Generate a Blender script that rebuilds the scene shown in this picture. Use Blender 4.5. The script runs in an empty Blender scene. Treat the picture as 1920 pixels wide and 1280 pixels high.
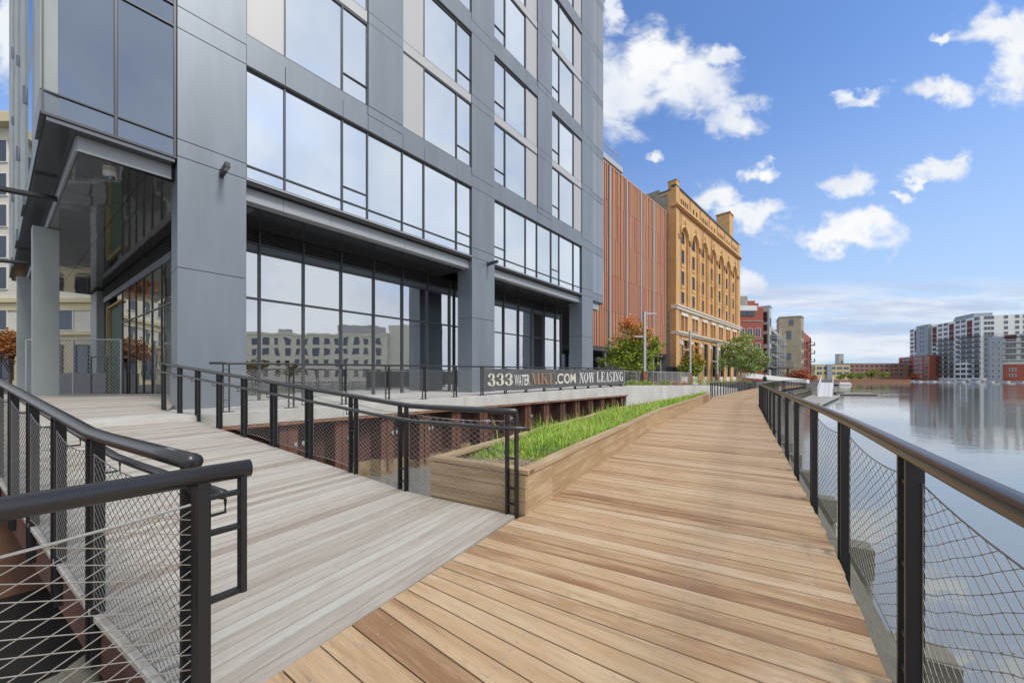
import bpy, math, random
from mathutils import Vector, noise
R = math.radians
random.seed(7)
sc = bpy.context.scene
col = sc.collection

# ------------------------------------------------------------------ camera, light, exposure
FPX, CH, HZ = 685.0, 1.35, 708.0          # focal in photo pixels, eye height, horizon row
cd = bpy.data.cameras.new('camera'); cam = bpy.data.objects.new('camera', cd); col.objects.link(cam)
cam.location = (0, 0, CH); cam.rotation_euler = (R(90), 0, 0)
cd.sensor_width = 36; cd.lens = 36 * FPX / 1920.0; cd.shift_y = (HZ - 640) / 1920.0
cd.clip_start = 0.05; cd.clip_end = 5000
sc.camera = cam
sc.render.resolution_x, sc.render.resolution_y = 1024, 682
sc.view_settings.view_transform = 'Standard'; sc.view_settings.look = 'None'
sc.view_settings.gamma = 1; sc.view_settings.exposure = 0.52
SUN_EL, SUN_AZ = 48, 128                  # azimuth clockwise from +Y
sd = bpy.data.lights.new('sun', 'SUN'); so = bpy.data.objects.new('sun', sd); col.objects.link(so)
sd.energy = 1.5; sd.angle = R(14); sd.color = (1.0, 0.95, 0.88)
dv = Vector((math.sin(R(SUN_AZ)) * math.cos(R(SUN_EL)), math.cos(R(SUN_AZ)) * math.cos(R(SUN_EL)), math.sin(R(SUN_EL))))
so.rotation_euler = dv.to_track_quat('Z', 'Y').to_euler(); so.location = (30, -30, 60)

w = bpy.data.worlds.new('World'); sc.world = w; w.use_nodes = True
nt = w.node_tree; nt.nodes.clear()
def N(tree, typ, **kw):
    n = tree.nodes.new(typ)
    for k, v in kw.items():
        if k.startswith('i_'):
            key = k[2:]
            key = int(key) if key.isdigit() else key.replace('_', ' ')
            n.inputs[key].default_value = v
        else: setattr(n, k, v)
    return n
def link(t, a, b): t.links.new(a, b)
def M_(op, a, b=None, c=None, t=None, clamp=False):
    t = t or nt
    n = t.nodes.new('ShaderNodeMath'); n.operation = op; n.use_clamp = clamp
    for i, v in enumerate((a, b, c)):
        if v is None: continue
        if isinstance(v, (int, float)): n.inputs[i].default_value = v
        else: t.links.new(v, n.inputs[i])
    return n.outputs[0]
def build_world():
    out = N(nt, 'ShaderNodeOutputWorld'); bg = N(nt, 'ShaderNodeBackground')
    sky = N(nt, 'ShaderNodeTexSky'); sky.sky_type = 'NISHITA'; sky.sun_disc = False
    sky.sun_elevation = R(SUN_EL); sky.sun_rotation = R(SUN_AZ); sky.air_density = 1.0; sky.dust_density = 0.6; sky.ozone_density = 2.5
    tc = N(nt, 'ShaderNodeTexCoord'); gen = tc.outputs['Generated']
    sep = N(nt, 'ShaderNodeSeparateXYZ'); link(nt, gen, sep.inputs[0])
    X, Y, Z = sep.outputs
    ys = M_('MAXIMUM', Y, 0.12)
    u = M_('DIVIDE', X, ys); v = M_('DIVIDE', Z, ys)
    uv = N(nt, 'ShaderNodeCombineXYZ'); link(nt, u, uv.inputs[0]); link(nt, v, uv.inputs[1])
    nw = N(nt, 'ShaderNodeTexNoise', i_Scale=9.0, i_Detail=6.0, i_Roughness=0.6); link(nt, uv.outputs[0], nw.inputs[0])
    wc = N(nt, 'ShaderNodeVectorMath', operation='SUBTRACT'); link(nt, nw.outputs['Color'], wc.inputs[0]); wc.inputs[1].default_value = (.5, .5, .5)
    ws = N(nt, 'ShaderNodeVectorMath', operation='SCALE'); link(nt, wc.outputs[0], ws.inputs[0]); ws.inputs['Scale'].default_value = .16
    uvd = N(nt, 'ShaderNodeVectorMath', operation='ADD'); link(nt, uv.outputs[0], uvd.inputs[0]); link(nt, ws.outputs[0], uvd.inputs[1])
    n1 = N(nt, 'ShaderNodeTexNoise', i_Scale=11.0, i_Detail=8.0, i_Roughness=0.56, i_Distortion=0.3)
    mp = N(nt, 'ShaderNodeMapping'); mp.inputs['Scale'].default_value = (1, 1.5, 1)
    link(nt, uv.outputs[0], mp.inputs[0]); link(nt, mp.outputs[0], n1.inputs[0])
    blobs = [(1215, 120, 95, 72), (1160, 170, 80, 80), (1290, 160, 90, 70), (1375, 225, 55, 38), (1350, 110, 40, 18), (1150, 20, 22, 40), (1588, 335, 52, 28),
             (1765, 328, 66, 28), (1430, 326, 30, 20), (1340, 372, 55, 26), (1405, 405, 70, 26), (1560, 448, 110, 26), (1620, 425, 75, 34),
             (1885, 55, 80, 40), (1905, 120, 45, 70), (1775, 172, 62, 26), (1405, 525, 45, 24), (1225, 292, 26, 12), (1612, 176, 46, 14),
             (1688, 365, 20, 10), (1775, 62, 24, 12), (1720, 345, 24, 8), (10, 40, 40, 120)]
    cur = None
    for (px, py, rx, ry) in blobs:
        m = N(nt, 'ShaderNodeMapping')
        sx, sy = FPX / rx, FPX / ry
        cx, cy = (px - 960) / FPX, (HZ - py) / FPX
        m.inputs['Location'].default_value = (-cx * sx, -cy * sy, 0); m.inputs['Scale'].default_value = (sx, sy, 1)
        link(nt, uvd.outputs[0], m.inputs[0])
        l = N(nt, 'ShaderNodeVectorMath', operation='LENGTH'); link(nt, m.outputs[0], l.inputs[0])
        cur = l.outputs['Value'] if cur is None else M_('SMOOTH_MIN', cur, l.outputs['Value'], 0.12)
    # density: 1 - r + noise
    fb = M_('ADD', M_('SUBTRACT', 1.0, M_('MINIMUM', cur, 2.2)), M_('MULTIPLY', M_('SUBTRACT', n1.outputs['Fac'], 0.5), 1.9))
    c1 = N(nt, 'ShaderNodeMapRange', interpolation_type='SMOOTHSTEP'); c1.inputs[1].default_value = -0.26; c1.inputs[2].default_value = 0.62
    link(nt, fb, c1.inputs[0])
    # low streaky stratus near the horizon
    mp2 = N(nt, 'ShaderNodeMapping'); mp2.inputs['Scale'].default_value = (1.3, 11, 1); mp2.inputs['Location'].default_value = (3.1, 0.6, 0)
    link(nt, uv.outputs[0], mp2.inputs[0])
    n2 = N(nt, 'ShaderNodeTexNoise', i_Scale=1.6, i_Detail=7.0, i_Roughness=0.55); link(nt, mp2.outputs[0], n2.inputs[0])
    band = N(nt, 'ShaderNodeMapRange', interpolation_type='SMOOTHSTEP'); band.inputs[1].default_value = 0.29; band.inputs[2].default_value = 0.20
    band.inputs[3].default_value = 0.0; band.inputs[4].default_value = 1.0; link(nt, v, band.inputs[0])
    s2 = N(nt, 'ShaderNodeMapRange', interpolation_type='SMOOTHSTEP'); s2.inputs[1].default_value = 0.34; s2.inputs[2].default_value = 0.58
    link(nt, n2.outputs['Fac'], s2.inputs[0])
    c2 = M_('MULTIPLY', M_('MULTIPLY', s2.outputs[0], band.outputs[0]), 0.8)
    front = M_('MAXIMUM', c1.outputs[0], c2)
    # everywhere else: a broken bright overcast
    n3 = N(nt, 'ShaderNodeTexNoise', i_Scale=2.3, i_Detail=7.0, i_Roughness=0.55, i_Distortion=0.3)
    mp3 = N(nt, 'ShaderNodeMapping'); mp3.inputs['Scale'].default_value = (1, 1, 2.6)
    link(nt, gen, mp3.inputs[0]); link(nt, mp3.outputs[0], n3.inputs[0])
    s3 = N(nt, 'ShaderNodeMapRange', interpolation_type='SMOOTHSTEP'); s3.inputs[1].default_value = 0.10; s3.inputs[2].default_value = 0.46
    link(nt, n3.outputs['Fac'], s3.inputs[0])
    sel = N(nt, 'ShaderNodeMapRange', interpolation_type='SMOOTHSTEP'); sel.inputs[1].default_value = 0.30; sel.inputs[2].default_value = 0.47
    link(nt, Y, sel.inputs[0])
    cover = M_('ADD', M_('MULTIPLY', front, sel.outputs[0]), M_('MULTIPLY', M_('MULTIPLY', s3.outputs[0], 0.9), M_('SUBTRACT', 1.0, sel.outputs[0])))
    # cloud colour: shaded undersides, bright tops
    mpb = N(nt, 'ShaderNodeMapping'); mpb.inputs['Location'].default_value = (0, 0.05, 0); link(nt, gen, mpb.inputs[0])
    n4 = N(nt, 'ShaderNodeTexNoise', i_Scale=7.0, i_Detail=5.0, i_Roughness=0.5); link(nt, mpb.outputs[0], n4.inputs[0])
    cr = N(nt, 'ShaderNodeValToRGB'); cr.color_ramp.elements[0].position = 0.3; cr.color_ramp.elements[1].position = 0.62
    cr.color_ramp.elements[0].color = (4.9, 5.3, 6.2, 1); cr.color_ramp.elements[1].color = (6.7, 6.8, 6.9, 1)
    link(nt, n4.outputs['Fac'], cr.inputs[0])
    # stretch the sky so that it pales to the horizon
    tint = N(nt, 'ShaderNodeMix', data_type='RGBA', blend_type='MULTIPLY'); tint.inputs['Factor'].default_value = 1.0
    link(nt, sky.outputs[0], tint.inputs['A']); tint.inputs['B'].default_value = (1.04, 1.25, 1.55, 1)
    el = N(nt, 'ShaderNodeMapRange', interpolation_type='SMOOTHSTEP'); el.inputs[1].default_value = 0.62; el.inputs[2].default_value = -0.05
    el.inputs[3].default_value = 0.0; el.inputs[4].default_value = 0.85; link(nt, Z, el.inputs[0])
    mh = N(nt, 'ShaderNodeMix', data_type='RGBA'); link(nt, el.outputs[0], mh.inputs['Factor']); link(nt, tint.outputs['Result'], mh.inputs['A'])
    mh.inputs['B'].default_value = (3.6, 4.55, 5.8, 1)
    mx = N(nt, 'ShaderNodeMix', data_type='RGBA'); link(nt, cover, mx.inputs['Factor']); link(nt, mh.outputs['Result'], mx.inputs['A']); link(nt, cr.outputs[0], mx.inputs['B'])
    # grey-lavender bodies of the low cloud bank
    mp5 = N(nt, 'ShaderNodeMapping'); mp5.inputs['Scale'].default_value = (1.0, 8, 1); mp5.inputs['Location'].default_value = (1.3, 2.6, 0); link(nt, uv.outputs[0], mp5.inputs[0])
    n5 = N(nt, 'ShaderNodeTexNoise', i_Scale=2.1, i_Detail=6.0, i_Roughness=0.55); link(nt, mp5.outputs[0], n5.inputs[0])
    s5 = N(nt, 'ShaderNodeMapRange', interpolation_type='SMOOTHSTEP'); s5.inputs[1].default_value = 0.44; s5.inputs[2].default_value = 0.60; link(nt, n5.outputs['Fac'], s5.inputs[0])
    mx2 = N(nt, 'ShaderNodeMix', data_type='RGBA'); link(nt, M_('MULTIPLY', M_('MULTIPLY', s5.outputs[0], band.outputs[0]), M_('MULTIPLY', sel.outputs[0], 0.8)), mx2.inputs['Factor'])
    link(nt, mx.outputs['Result'], mx2.inputs['A']); mx2.inputs['B'].default_value = (3.5, 4.1, 5.5, 1); mx = mx2
    link(nt, mx.outputs['Result'], bg.inputs[0]); bg.inputs[1].default_value = 0.1
    link(nt, bg.outputs[0], out.inputs[0])
build_world()

# ------------------------------------------------------------------ helpers
class MB:
    """collects faces, then builds one mesh object"""
    def __init__(s): s.v, s.f, s.uv, s.mi = [], [], [], []
    def face(s, pts, uv=None, mi=0):
        b = len(s.v); s.v += [tuple(p) for p in pts]; s.f.append(tuple(range(b, b + len(pts)))); s.uv.append(uv); s.mi.append(mi)
    def mesh(s, vs, fs, mi=0, uvs=None):
        b = len(s.v); s.v += [tuple(p) for p in vs]
        for k, f in enumerate(fs):
            s.f.append(tuple(b + i for i in f)); s.uv.append(uvs[k] if uvs else None); s.mi.append(mi)
    def hexa(s, p, mi=0):                       # 8 corners: bottom ring then top ring
        s.mesh(p, [(3, 2, 1, 0), (4, 5, 6, 7), (0, 1, 5, 4), (1, 2, 6, 5), (2, 3, 7, 6), (3, 0, 4, 7)], mi)
    def box(s, fr, a0, a1, b0, b1, z0, z1, mi=0):
        q = [fr(a0, b0), fr(a1, b0), fr(a1, b1), fr(a0, b1)]
        s.hexa([(x, y, z0) for x, y in q] + [(x, y, z1) for x, y in q], mi)
    def prism(s, poly, z0, z1, mi=0):           # poly counter-clockwise xy
        n = len(poly)
        s.mesh([(x, y, z0) for x, y in poly] + [(x, y, z1) for x, y in poly],
               [tuple(reversed(range(n))), tuple(range(n, 2 * n))] + [(i, (i + 1) % n, n + (i + 1) % n, n + i) for i in range(n)], mi)
    def tube(s, pts, r, n=8, mi=0, cap=True, r2=None):
        pts = [Vector(p) for p in pts]; rings = []
        up0 = None
        for i, p in enumerate(pts):
            t = (pts[min(i + 1, len(pts) - 1)] - pts[max(i - 1, 0)])
            if t.length < 1e-9: t = Vector((0, 0, 1))
            t.normalize()
            a = Vector((0, 0, 1)) if abs(t.z) < 0.95 else Vector((1, 0, 0))
            x = t.cross(a).normalized(); y = x.cross(t).normalized()
            rr = r if r2 is None else r + (r2 - r) * i / max(1, len(pts) - 1)
            rings.append([p + (x * math.cos(6.28319 * k / n + .4) + y * math.sin(6.28319 * k / n + .4)) * rr for k in range(n)])
        vs = [q for ring in rings for q in ring]; fs = []
        for i in range(len(pts) - 1):
            for k in range(n):
                a, b = i * n + k, i * n + (k + 1) % n
                fs.append((a, a + n, b + n, b))
        if cap: fs += [tuple(range(n)), tuple(reversed(range((len(pts) - 1) * n, len(pts) * n)))]
        s.mesh(vs, fs, mi)
    def build(s, name, mats, parent=None, smooth=False, bevel=0):
        me = bpy.data.meshes.new(name); me.from_pydata(s.v, [], s.f)
        if any(u is not None for u in s.uv):
            ul = me.uv_layers.new(name='UVMap').data; k = 0
            for f, u in zip(s.f, s.uv):
                for j in range(len(f)):
                    if u: ul[k].uv = u[j]
                    k += 1
        if not isinstance(mats, (list, tuple)): mats = [mats]
        for m in mats: me.materials.append(m)
        if len(mats) > 1:
            for p, i in zip(me.polygons, s.mi): p.material_index = i
        if smooth:
            me.shade_smooth() if hasattr(me, 'shade_smooth') else None
        me.update()
        o = bpy.data.objects.new(name, me); col.objects.link(o)
        if parent is not None:
            o.parent = parent
            o.matrix_parent_inverse = parent.matrix_basis.inverted()
        if bevel:
            bm = o.modifiers.new('bevel', 'BEVEL'); bm.width = bevel; bm.segments = 2; bm.limit_method = 'ANGLE'
        return o
def frame(ox, oy, ax, ay):
    l = math.hypot(ax, ay); ax, ay = ax / l, ay / l
    def f(a, b): return (ox + a * ax - b * ay, oy + a * ay + b * ax)
    f.a = (ax, ay); f.b = (-ay, ax)
    return f
def tag(o, label=None, cat=None, group=None, kind=None):
    if label: o['label'] = label
    if cat: o['category'] = cat
    if group: o['group'] = group
    if kind: o['kind'] = kind
    return o
def thing(name, label, cat, loc=(0, 0, 0), group=None):
    o = bpy.data.objects.new(name, None); o.location = loc; o.empty_display_size = .2; col.objects.link(o)
    bpy.context.view_layer.update() if False else None
    return tag(o, label, cat, group)
def part(mb, name, mat, parent, **k): return mb.build(name, mat, parent, **k)
def copy_child(src, parent, loc):
    c = src.copy(); col.objects.link(c); c.parent = parent
    return c
def px(x, y, z):                    # point of the place seen at photo pixel (x, y) on level z
    Y = FPX * (CH - z) / (y - HZ); return ((x - 960) / FPX * Y, Y, z)
def smooth_path(pts, step=0.4):     # Catmull-Rom resample
    out = []
    P = [Vector(p) for p in pts]
    for i in range(len(P) - 1):
        p0, p1, p2, p3 = P[max(i - 1, 0)], P[i], P[i + 1], P[min(i + 2, len(P) - 1)]
        n = max(1, int((p2 - p1).length / step))
        for k in range(n):
            t = k / n
            out.append(0.5 * ((2 * p1) + (p2 - p0) * t + (2 * p0 - 5 * p1 + 4 * p2 - p3) * t * t + (3 * p1 - p0 - 3 * p2 + p3) * t ** 3))
    out.append(P[-1]); return out
class Path:
    def __init__(s, pts):
        s.p = [Vector(p) for p in pts]; s.c = [0]
        for a, b in zip(s.p, s.p[1:]): s.c.append(s.c[-1] + (b.xy - a.xy).length)
        s.L = s.c[-1]
    def at(s, d):
        d = max(0, min(s.L, d)); i = 0
        while i < len(s.c) - 2 and s.c[i + 1] < d: i += 1
        t = (d - s.c[i]) / max(1e-9, s.c[i + 1] - s.c[i])
        return s.p[i].lerp(s.p[i + 1], t)
    def tan(s, d):
        a, b = s.at(d - .05), s.at(d + .05); t = (b - a); t.z = 0; return t.normalized()

# ------------------------------------------------------------------ materials
MATS = {}
def mat(name, base, rough=0.6, metal=0.0, var=0.0, vscale=3.0, bump=0.0, bscale=40.0, island=0.0, spec=0.5, stretch=(1, 1, 1), coord='Object', col2=None, detail=5.0, hue=0.0):
    m = bpy.data.materials.new(name); m.use_nodes = True; t = m.node_tree; b = t.nodes['Principled BSDF']
    b.inputs['Roughness'].default_value = rough; b.inputs['Metallic'].default_value = metal
    b.inputs['Specular IOR Level'].default_value = spec
    tc = N(t, 'ShaderNodeTexCoord'); mp = N(t, 'ShaderNodeMapping'); mp.inputs['Scale'].default_value = stretch
    t.links.new(tc.outputs[coord], mp.inputs[0])
    c = (*base, 1)
    out = None
    if col2 is not None or var > 0:
        n = N(t, 'ShaderNodeTexNoise', i_Scale=vscale, i_Detail=detail, i_Roughness=0.6); t.links.new(mp.outputs[0], n.inputs[0])
        r = N(t, 'ShaderNodeValToRGB'); r.color_ramp.elements[0].position = .34; r.color_ramp.elements[1].position = .66
        c2 = col2 if col2 is not None else tuple(x * (1 - var) for x in base)
        r.color_ramp.elements[0].color = (*c2, 1); r.color_ramp.elements[1].color = (*[min(1, x * (1 + var * .6)) for x in base], 1)
        t.links.new(n.outputs['Fac'], r.inputs[0]); out = r.outputs[0]
    if island > 0:
        g = N(t, 'ShaderNodeNewGeometry'); hs = N(t, 'ShaderNodeHueSaturation')
        t.links.new(M_('ADD', M_('MULTIPLY', g.outputs['Random Per Island'], island * 2), 1 - island, t=t), hs.inputs['Value'])
        if hue:
            q = M_('FRACT', M_('MULTIPLY', g.outputs['Random Per Island'], 7.31, t=t), t=t)
            t.links.new(M_('ADD', M_('MULTIPLY', q, hue * 2, t=t), .5 - hue, t=t), hs.inputs['Hue'])
        if out is not None: t.links.new(out, hs.inputs['Color'])
        else: hs.inputs['Color'].default_value = c
        out = hs.outputs[0]
    if out is not None: t.links.new(out, b.inputs['Base Color'])
    else: b.inputs['Base Color'].default_value = c
    if bump:
        n = N(t, 'ShaderNodeTexNoise', i_Scale=bscale, i_Detail=4.0); t.links.new(mp.outputs[0], n.inputs[0])
        bp = N(t, 'ShaderNodeBump', i_Strength=bump, i_Distance=0.02); t.links.new(n.outputs['Fac'], bp.inputs['Height']); t.links.new(bp.outputs[0], b.inputs['Normal'])
    MATS[name] = m; return m
def wood(name, tones, rough=.6, streak=.35, spec=.3):
    """planks: grain along U of the UV map, a tone of its own for each board"""
    m = bpy.data.materials.new(name); m.use_nodes = True; t = m.node_tree; b = t.nodes['Principled BSDF']
    b.inputs['Specular IOR Level'].default_value = spec
    tc = N(t, 'ShaderNodeTexCoord'); g = N(t, 'ShaderNodeNewGeometry')
    r = N(t, 'ShaderNodeValToRGB'); cr = r.color_ramp; n = len(tones)
    while len(cr.elements) < n: cr.elements.new(.5)
    for i, c in enumerate(tones): cr.elements[i].position = i / (n - 1); cr.elements[i].color = (*c, 1)
    # warp then stretch for grain
    mpw = N(t, 'ShaderNodeMapping'); mpw.inputs['Scale'].default_value = (.9, 7, 1); t.links.new(tc.outputs['UV'], mpw.inputs[0])
    nw = N(t, 'ShaderNodeTexNoise', i_Scale=1.0, i_Detail=3.0); t.links.new(mpw.outputs[0], nw.inputs[0])
    wv = M_('POWER', M_('ABSOLUTE', M_('SINE', M_('MULTIPLY', nw.outputs['Fac'], 62.0, t=t), t=t), t=t), .6, t=t)
    gm = N(t, 'ShaderNodeMapRange', interpolation_type='SMOOTHSTEP'); gm.inputs[1].default_value = .45; gm.inputs[2].default_value = .62; gm.inputs[3].default_value = .25; gm.inputs[4].default_value = 1.5
    mpg = N(t, 'ShaderNodeMapping'); mpg.inputs['Scale'].default_value = (.45, 5, 1); mpg.inputs['Location'].default_value = (9, 1, 0); t.links.new(tc.outputs['UV'], mpg.inputs[0])
    ng = N(t, 'ShaderNodeTexNoise', i_Scale=1.0, i_Detail=1.0); t.links.new(mpg.outputs[0], ng.inputs[0]); t.links.new(ng.outputs['Fac'], gm.inputs[0])
    wv = M_('MULTIPLY', M_('SUBTRACT', wv, .75, t=t), gm.outputs[0], t=t)
    mpf = N(t, 'ShaderNodeMapping'); mpf.inputs['Scale'].default_value = (2.5, 160, 1); t.links.new(tc.outputs['UV'], mpf.inputs[0])
    nf = N(t, 'ShaderNodeTexNoise', i_Scale=1.0, i_Detail=4.0, i_Roughness=.65); t.links.new(mpf.outputs[0], nf.inputs[0])
    mpl = N(t, 'ShaderNodeMapping'); mpl.inputs['Scale'].default_value = (1.1, 9, 1); t.links.new(tc.outputs['UV'], mpl.inputs[0])
    nl = N(t, 'ShaderNodeTexNoise', i_Scale=1.0, i_Detail=5.0, i_Roughness=.6); t.links.new(mpl.outputs[0], nl.inputs[0])
    f = M_('ADD', g.outputs['Random Per Island'], M_('MULTIPLY', M_('SUBTRACT', nl.outputs['Fac'], .5, t=t), .9, t=t), t=t, clamp=True)
    t.links.new(f, r.inputs[0])
    val = M_('ADD', M_('MULTIPLY', wv, .11 * streak / .35, t=t), M_('ADD', 1 - streak / 2 + .0, M_('MULTIPLY', nf.outputs['Fac'], streak, t=t), t=t), t=t)
    # dark mineral streaks on some boards
    mps = N(t, 'ShaderNodeMapping'); mps.inputs['Scale'].default_value = (.7, 14, 1); mps.inputs['Location'].default_value = (5, 3, 0); t.links.new(tc.outputs['UV'], mps.inputs[0])
    ns = N(t, 'ShaderNodeTexNoise', i_Scale=1.0, i_Detail=3.0); t.links.new(mps.outputs[0], ns.inputs[0])
    mr = N(t, 'ShaderNodeMapRange', interpolation_type='SMOOTHSTEP'); mr.inputs[1].default_value = .64; mr.inputs[2].default_value = .8; mr.inputs[3].default_value = 1; mr.inputs[4].default_value = .62
    t.links.new(ns.outputs['Fac'], mr.inputs[0])
    val = M_('MULTIPLY', val, mr.outputs[0], t=t)
    hs = N(t, 'ShaderNodeHueSaturation'); t.links.new(r.outputs[0], hs.inputs['Color']); t.links.new(val, hs.inputs['Value'])
    t.links.new(hs.outputs[0], b.inputs['Base Color'])
    rr = M_('ADD', rough - .12, M_('MULTIPLY', nl.outputs['Fac'], .24, t=t), t=t); t.links.new(rr, b.inputs['Roughness'])
    bp = N(t, 'ShaderNodeBump', i_Strength=.25, i_Distance=.004); t.links.new(nf.outputs['Fac'], bp.inputs['Height']); t.links.new(bp.outputs[0], b.inputs['Normal'])
    return m
def brick(name, c1, c2, mortar, sx=1.0, bw=.22, bh=.075, rough=.85, var=.25):
    m = bpy.data.materials.new(name); m.use_nodes = True; t = m.node_tree; b = t.nodes['Principled BSDF']
    b.inputs['Roughness'].default_value = rough
    tc = N(t, 'ShaderNodeTexCoord'); sp = N(t, 'ShaderNodeSeparateXYZ'); t.links.new(tc.outputs['Object'], sp.inputs[0])
    cb = N(t, 'ShaderNodeCombineXYZ'); t.links.new(M_('ADD', M_('MULTIPLY', sp.outputs[0], 1.4, t=t), M_('MULTIPLY', sp.outputs[1], .02, t=t), t=t), cb.inputs[0]); t.links.new(sp.outputs[2], cb.inputs[1])
    br = N(t, 'ShaderNodeTexBrick', i_Scale=1.0 * sx); br.inputs['Color1'].default_value = (*c1, 1); br.inputs['Color2'].default_value = (*c2, 1); br.inputs['Mortar'].default_value = (*mortar, 1)
    br.inputs['Mortar Size'].default_value = .008; br.inputs['Brick Width'].default_value = bw; br.inputs['Row Height'].default_value = bh
    t.links.new(cb.outputs[0], br.inputs[0])
    n = N(t, 'ShaderNodeTexNoise', i_Scale=.7, i_Detail=6.0, i_Roughness=.65); t.links.new(tc.outputs['Object'], n.inputs[0])
    hs = N(t, 'ShaderNodeHueSaturation'); t.links.new(br.outputs[0], hs.inputs['Color'])
    t.links.new(M_('ADD', 1 - var, M_('MULTIPLY', n.outputs['Fac'], var * 2, t=t), t=t), hs.inputs['Value']); t.links.new(hs.outputs[0], b.inputs['Base Color'])
    return m
def glass(name, tint, refl=.75, rough=.02, inner=(.03, .035, .045), warp=.0, wscale=.6):
    m = bpy.data.materials.new(name); m.use_nodes = True; t = m.node_tree; t.nodes.remove(t.nodes['Principled BSDF'])
    o = t.nodes['Material Output']; gl = N(t, 'ShaderNodeBsdfGlossy', i_Roughness=rough); gl.inputs['Color'].default_value = (*tint, 1)
    df = N(t, 'ShaderNodeBsdfDiffuse'); df.inputs['Color'].default_value = (*inner, 1)
    mx = N(t, 'ShaderNodeMixShader'); mx.inputs[0].default_value = refl
    t.links.new(df.outputs[0], mx.inputs[1]); t.links.new(gl.outputs[0], mx.inputs[2]); t.links.new(mx.outputs[0], o.inputs[0])
    if warp:
        tc = N(t, 'ShaderNodeTexCoord'); n = N(t, 'ShaderNodeTexNoise', i_Scale=wscale, i_Detail=2.0); t.links.new(tc.outputs['Object'], n.inputs[0])
        bp = N(t, 'ShaderNodeBump', i_Strength=warp, i_Distance=.05); t.links.new(n.outputs['Fac'], bp.inputs['Height']); t.links.new(bp.outputs[0], gl.inputs['Normal'])
    return m
def see_glass(name, tint, refl=.6):
    m = bpy.data.materials.new(name); m.use_nodes = True; t = m.node_tree; t.nodes.remove(t.nodes['Principled BSDF'])
    o = t.nodes['Material Output']; gl = N(t, 'ShaderNodeBsdfGlossy', i_Roughness=.01); gl.inputs['Color'].default_value = (*tint, 1)
    tr = N(t, 'ShaderNodeBsdfTransparent'); tr.inputs['Color'].default_value = (.75, .8, .82, 1)
    mx = N(t, 'ShaderNodeMixShader'); mx.inputs[0].default_value = refl
    t.links.new(tr.outputs[0], mx.inputs[1]); t.links.new(gl.outputs[0], mx.inputs[2]); t.links.new(mx.outputs[0], o.inputs[0])
    tc = N(t, 'ShaderNodeTexCoord'); n = N(t, 'ShaderNodeTexNoise', i_Scale=.8, i_Detail=2.0); t.links.new(tc.outputs['Object'], n.inputs[0])
    bp = N(t, 'ShaderNodeBump', i_Strength=.12, i_Distance=.03); t.links.new(n.outputs['Fac'], bp.inputs['Height']); t.links.new(bp.outputs[0], gl.inputs['Normal'])
    return m

warm_deck = wood('warm_teak', [(.30, .17, .09), (.47, .315, .18), (.54, .385, .235), (.40, .25, .135), (.59, .445, .30), (.48, .325, .185), (.57, .42, .265)], rough=.62, streak=.55)
grey_deck = wood('weathered_teak', [(.33, .28, .23), (.43, .39, .335), (.49, .46, .41), (.39, .34, .29), (.52, .50, .45), (.45, .41, .36)], rough=.8, streak=.42)
box_wood = wood('planter_wood', [(.26, .165, .08), (.50, .36, .21), (.38, .26, .14), (.56, .43, .28), (.44, .31, .175)], rough=.7, streak=.5)
old_wood = wood('old_timber', [(.10, .095, .075), (.19, .18, .145), (.14, .13, .10)], rough=.85, streak=.6)
black = mat('black_painted_steel', (.018, .018, .02), rough=.38, spec=.5, bump=.04, bscale=200)
railm = mat('black_pipe', (.028, .028, .03), rough=.30, spec=.6)
bronze = mat('bronze_pipe', (.045, .040, .036), rough=.28, spec=.6, metal=.15)
cable = mat('steel_cable', (.45, .44, .41), rough=.4, metal=.75)
darkcable = mat('grimy_cable', (.20, .195, .18), rough=.5, metal=.5)
conc = mat('terrace_concrete', (.58, .56, .52), rough=.85, var=.14, vscale=1.8, bump=.15, bscale=30)
concw = mat('pale_concrete_wall', (.60, .585, .55), rough=.85, var=.16, vscale=1.2, bump=.12, bscale=25, stretch=(1, 1, .35))
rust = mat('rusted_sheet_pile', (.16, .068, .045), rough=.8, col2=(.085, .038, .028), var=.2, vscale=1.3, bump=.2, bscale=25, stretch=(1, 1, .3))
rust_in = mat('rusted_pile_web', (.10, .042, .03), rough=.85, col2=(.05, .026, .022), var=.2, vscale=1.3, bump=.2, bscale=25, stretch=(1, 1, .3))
rustcap = mat('rusted_cap', (.30, .15, .085), rough=.8, col2=(.16, .075, .045), var=.3, vscale=5)
tide = mat('tide_stain', (.36, .27, .15), rough=.9, col2=(.15, .10, .06), var=.2, vscale=2.2, stretch=(1, 1, 1.3))
panel = mat('blue_grey_panel', (.148, .172, .198), rough=.40, metal=.2, var=.11, vscale=1.6, spec=.5, island=.07, stretch=(1, 1, .16))
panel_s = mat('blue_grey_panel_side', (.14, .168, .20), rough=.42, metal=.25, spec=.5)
colgrey = mat('grey_green_column', (.34, .375, .375), rough=.5, var=.08, vscale=1.5)
frame_m = mat('dark_frame', (.075, .08, .09), rough=.4, metal=.3)
gasket = mat('black_gasket', (.012, .012, .014), rough=.7)
lightpan = mat('pale_grey_panel', (.47, .475, .48), rough=.45, metal=.1)
fascia_m = mat('fascia_panel', (.36, .38, .41), rough=.45, metal=.1)
plinth_m = mat('grey_plinth', (.27, .27, .265), rough=.8, var=.1)
soff = glass('polished_soffit', (.72, .71, .69), refl=.8, rough=.05, inner=(.20, .20, .195), warp=.10, wscale=1.3)
soff_d = glass('dark_soffit', (.34, .35, .36), refl=.55, rough=.12, inner=(.075, .078, .085), warp=.05)
g_up = glass('coated_window_glass', (.80, .86, .92), refl=.90, rough=.01, inner=(.10, .13, .17), warp=.035, wscale=.35)
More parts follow.
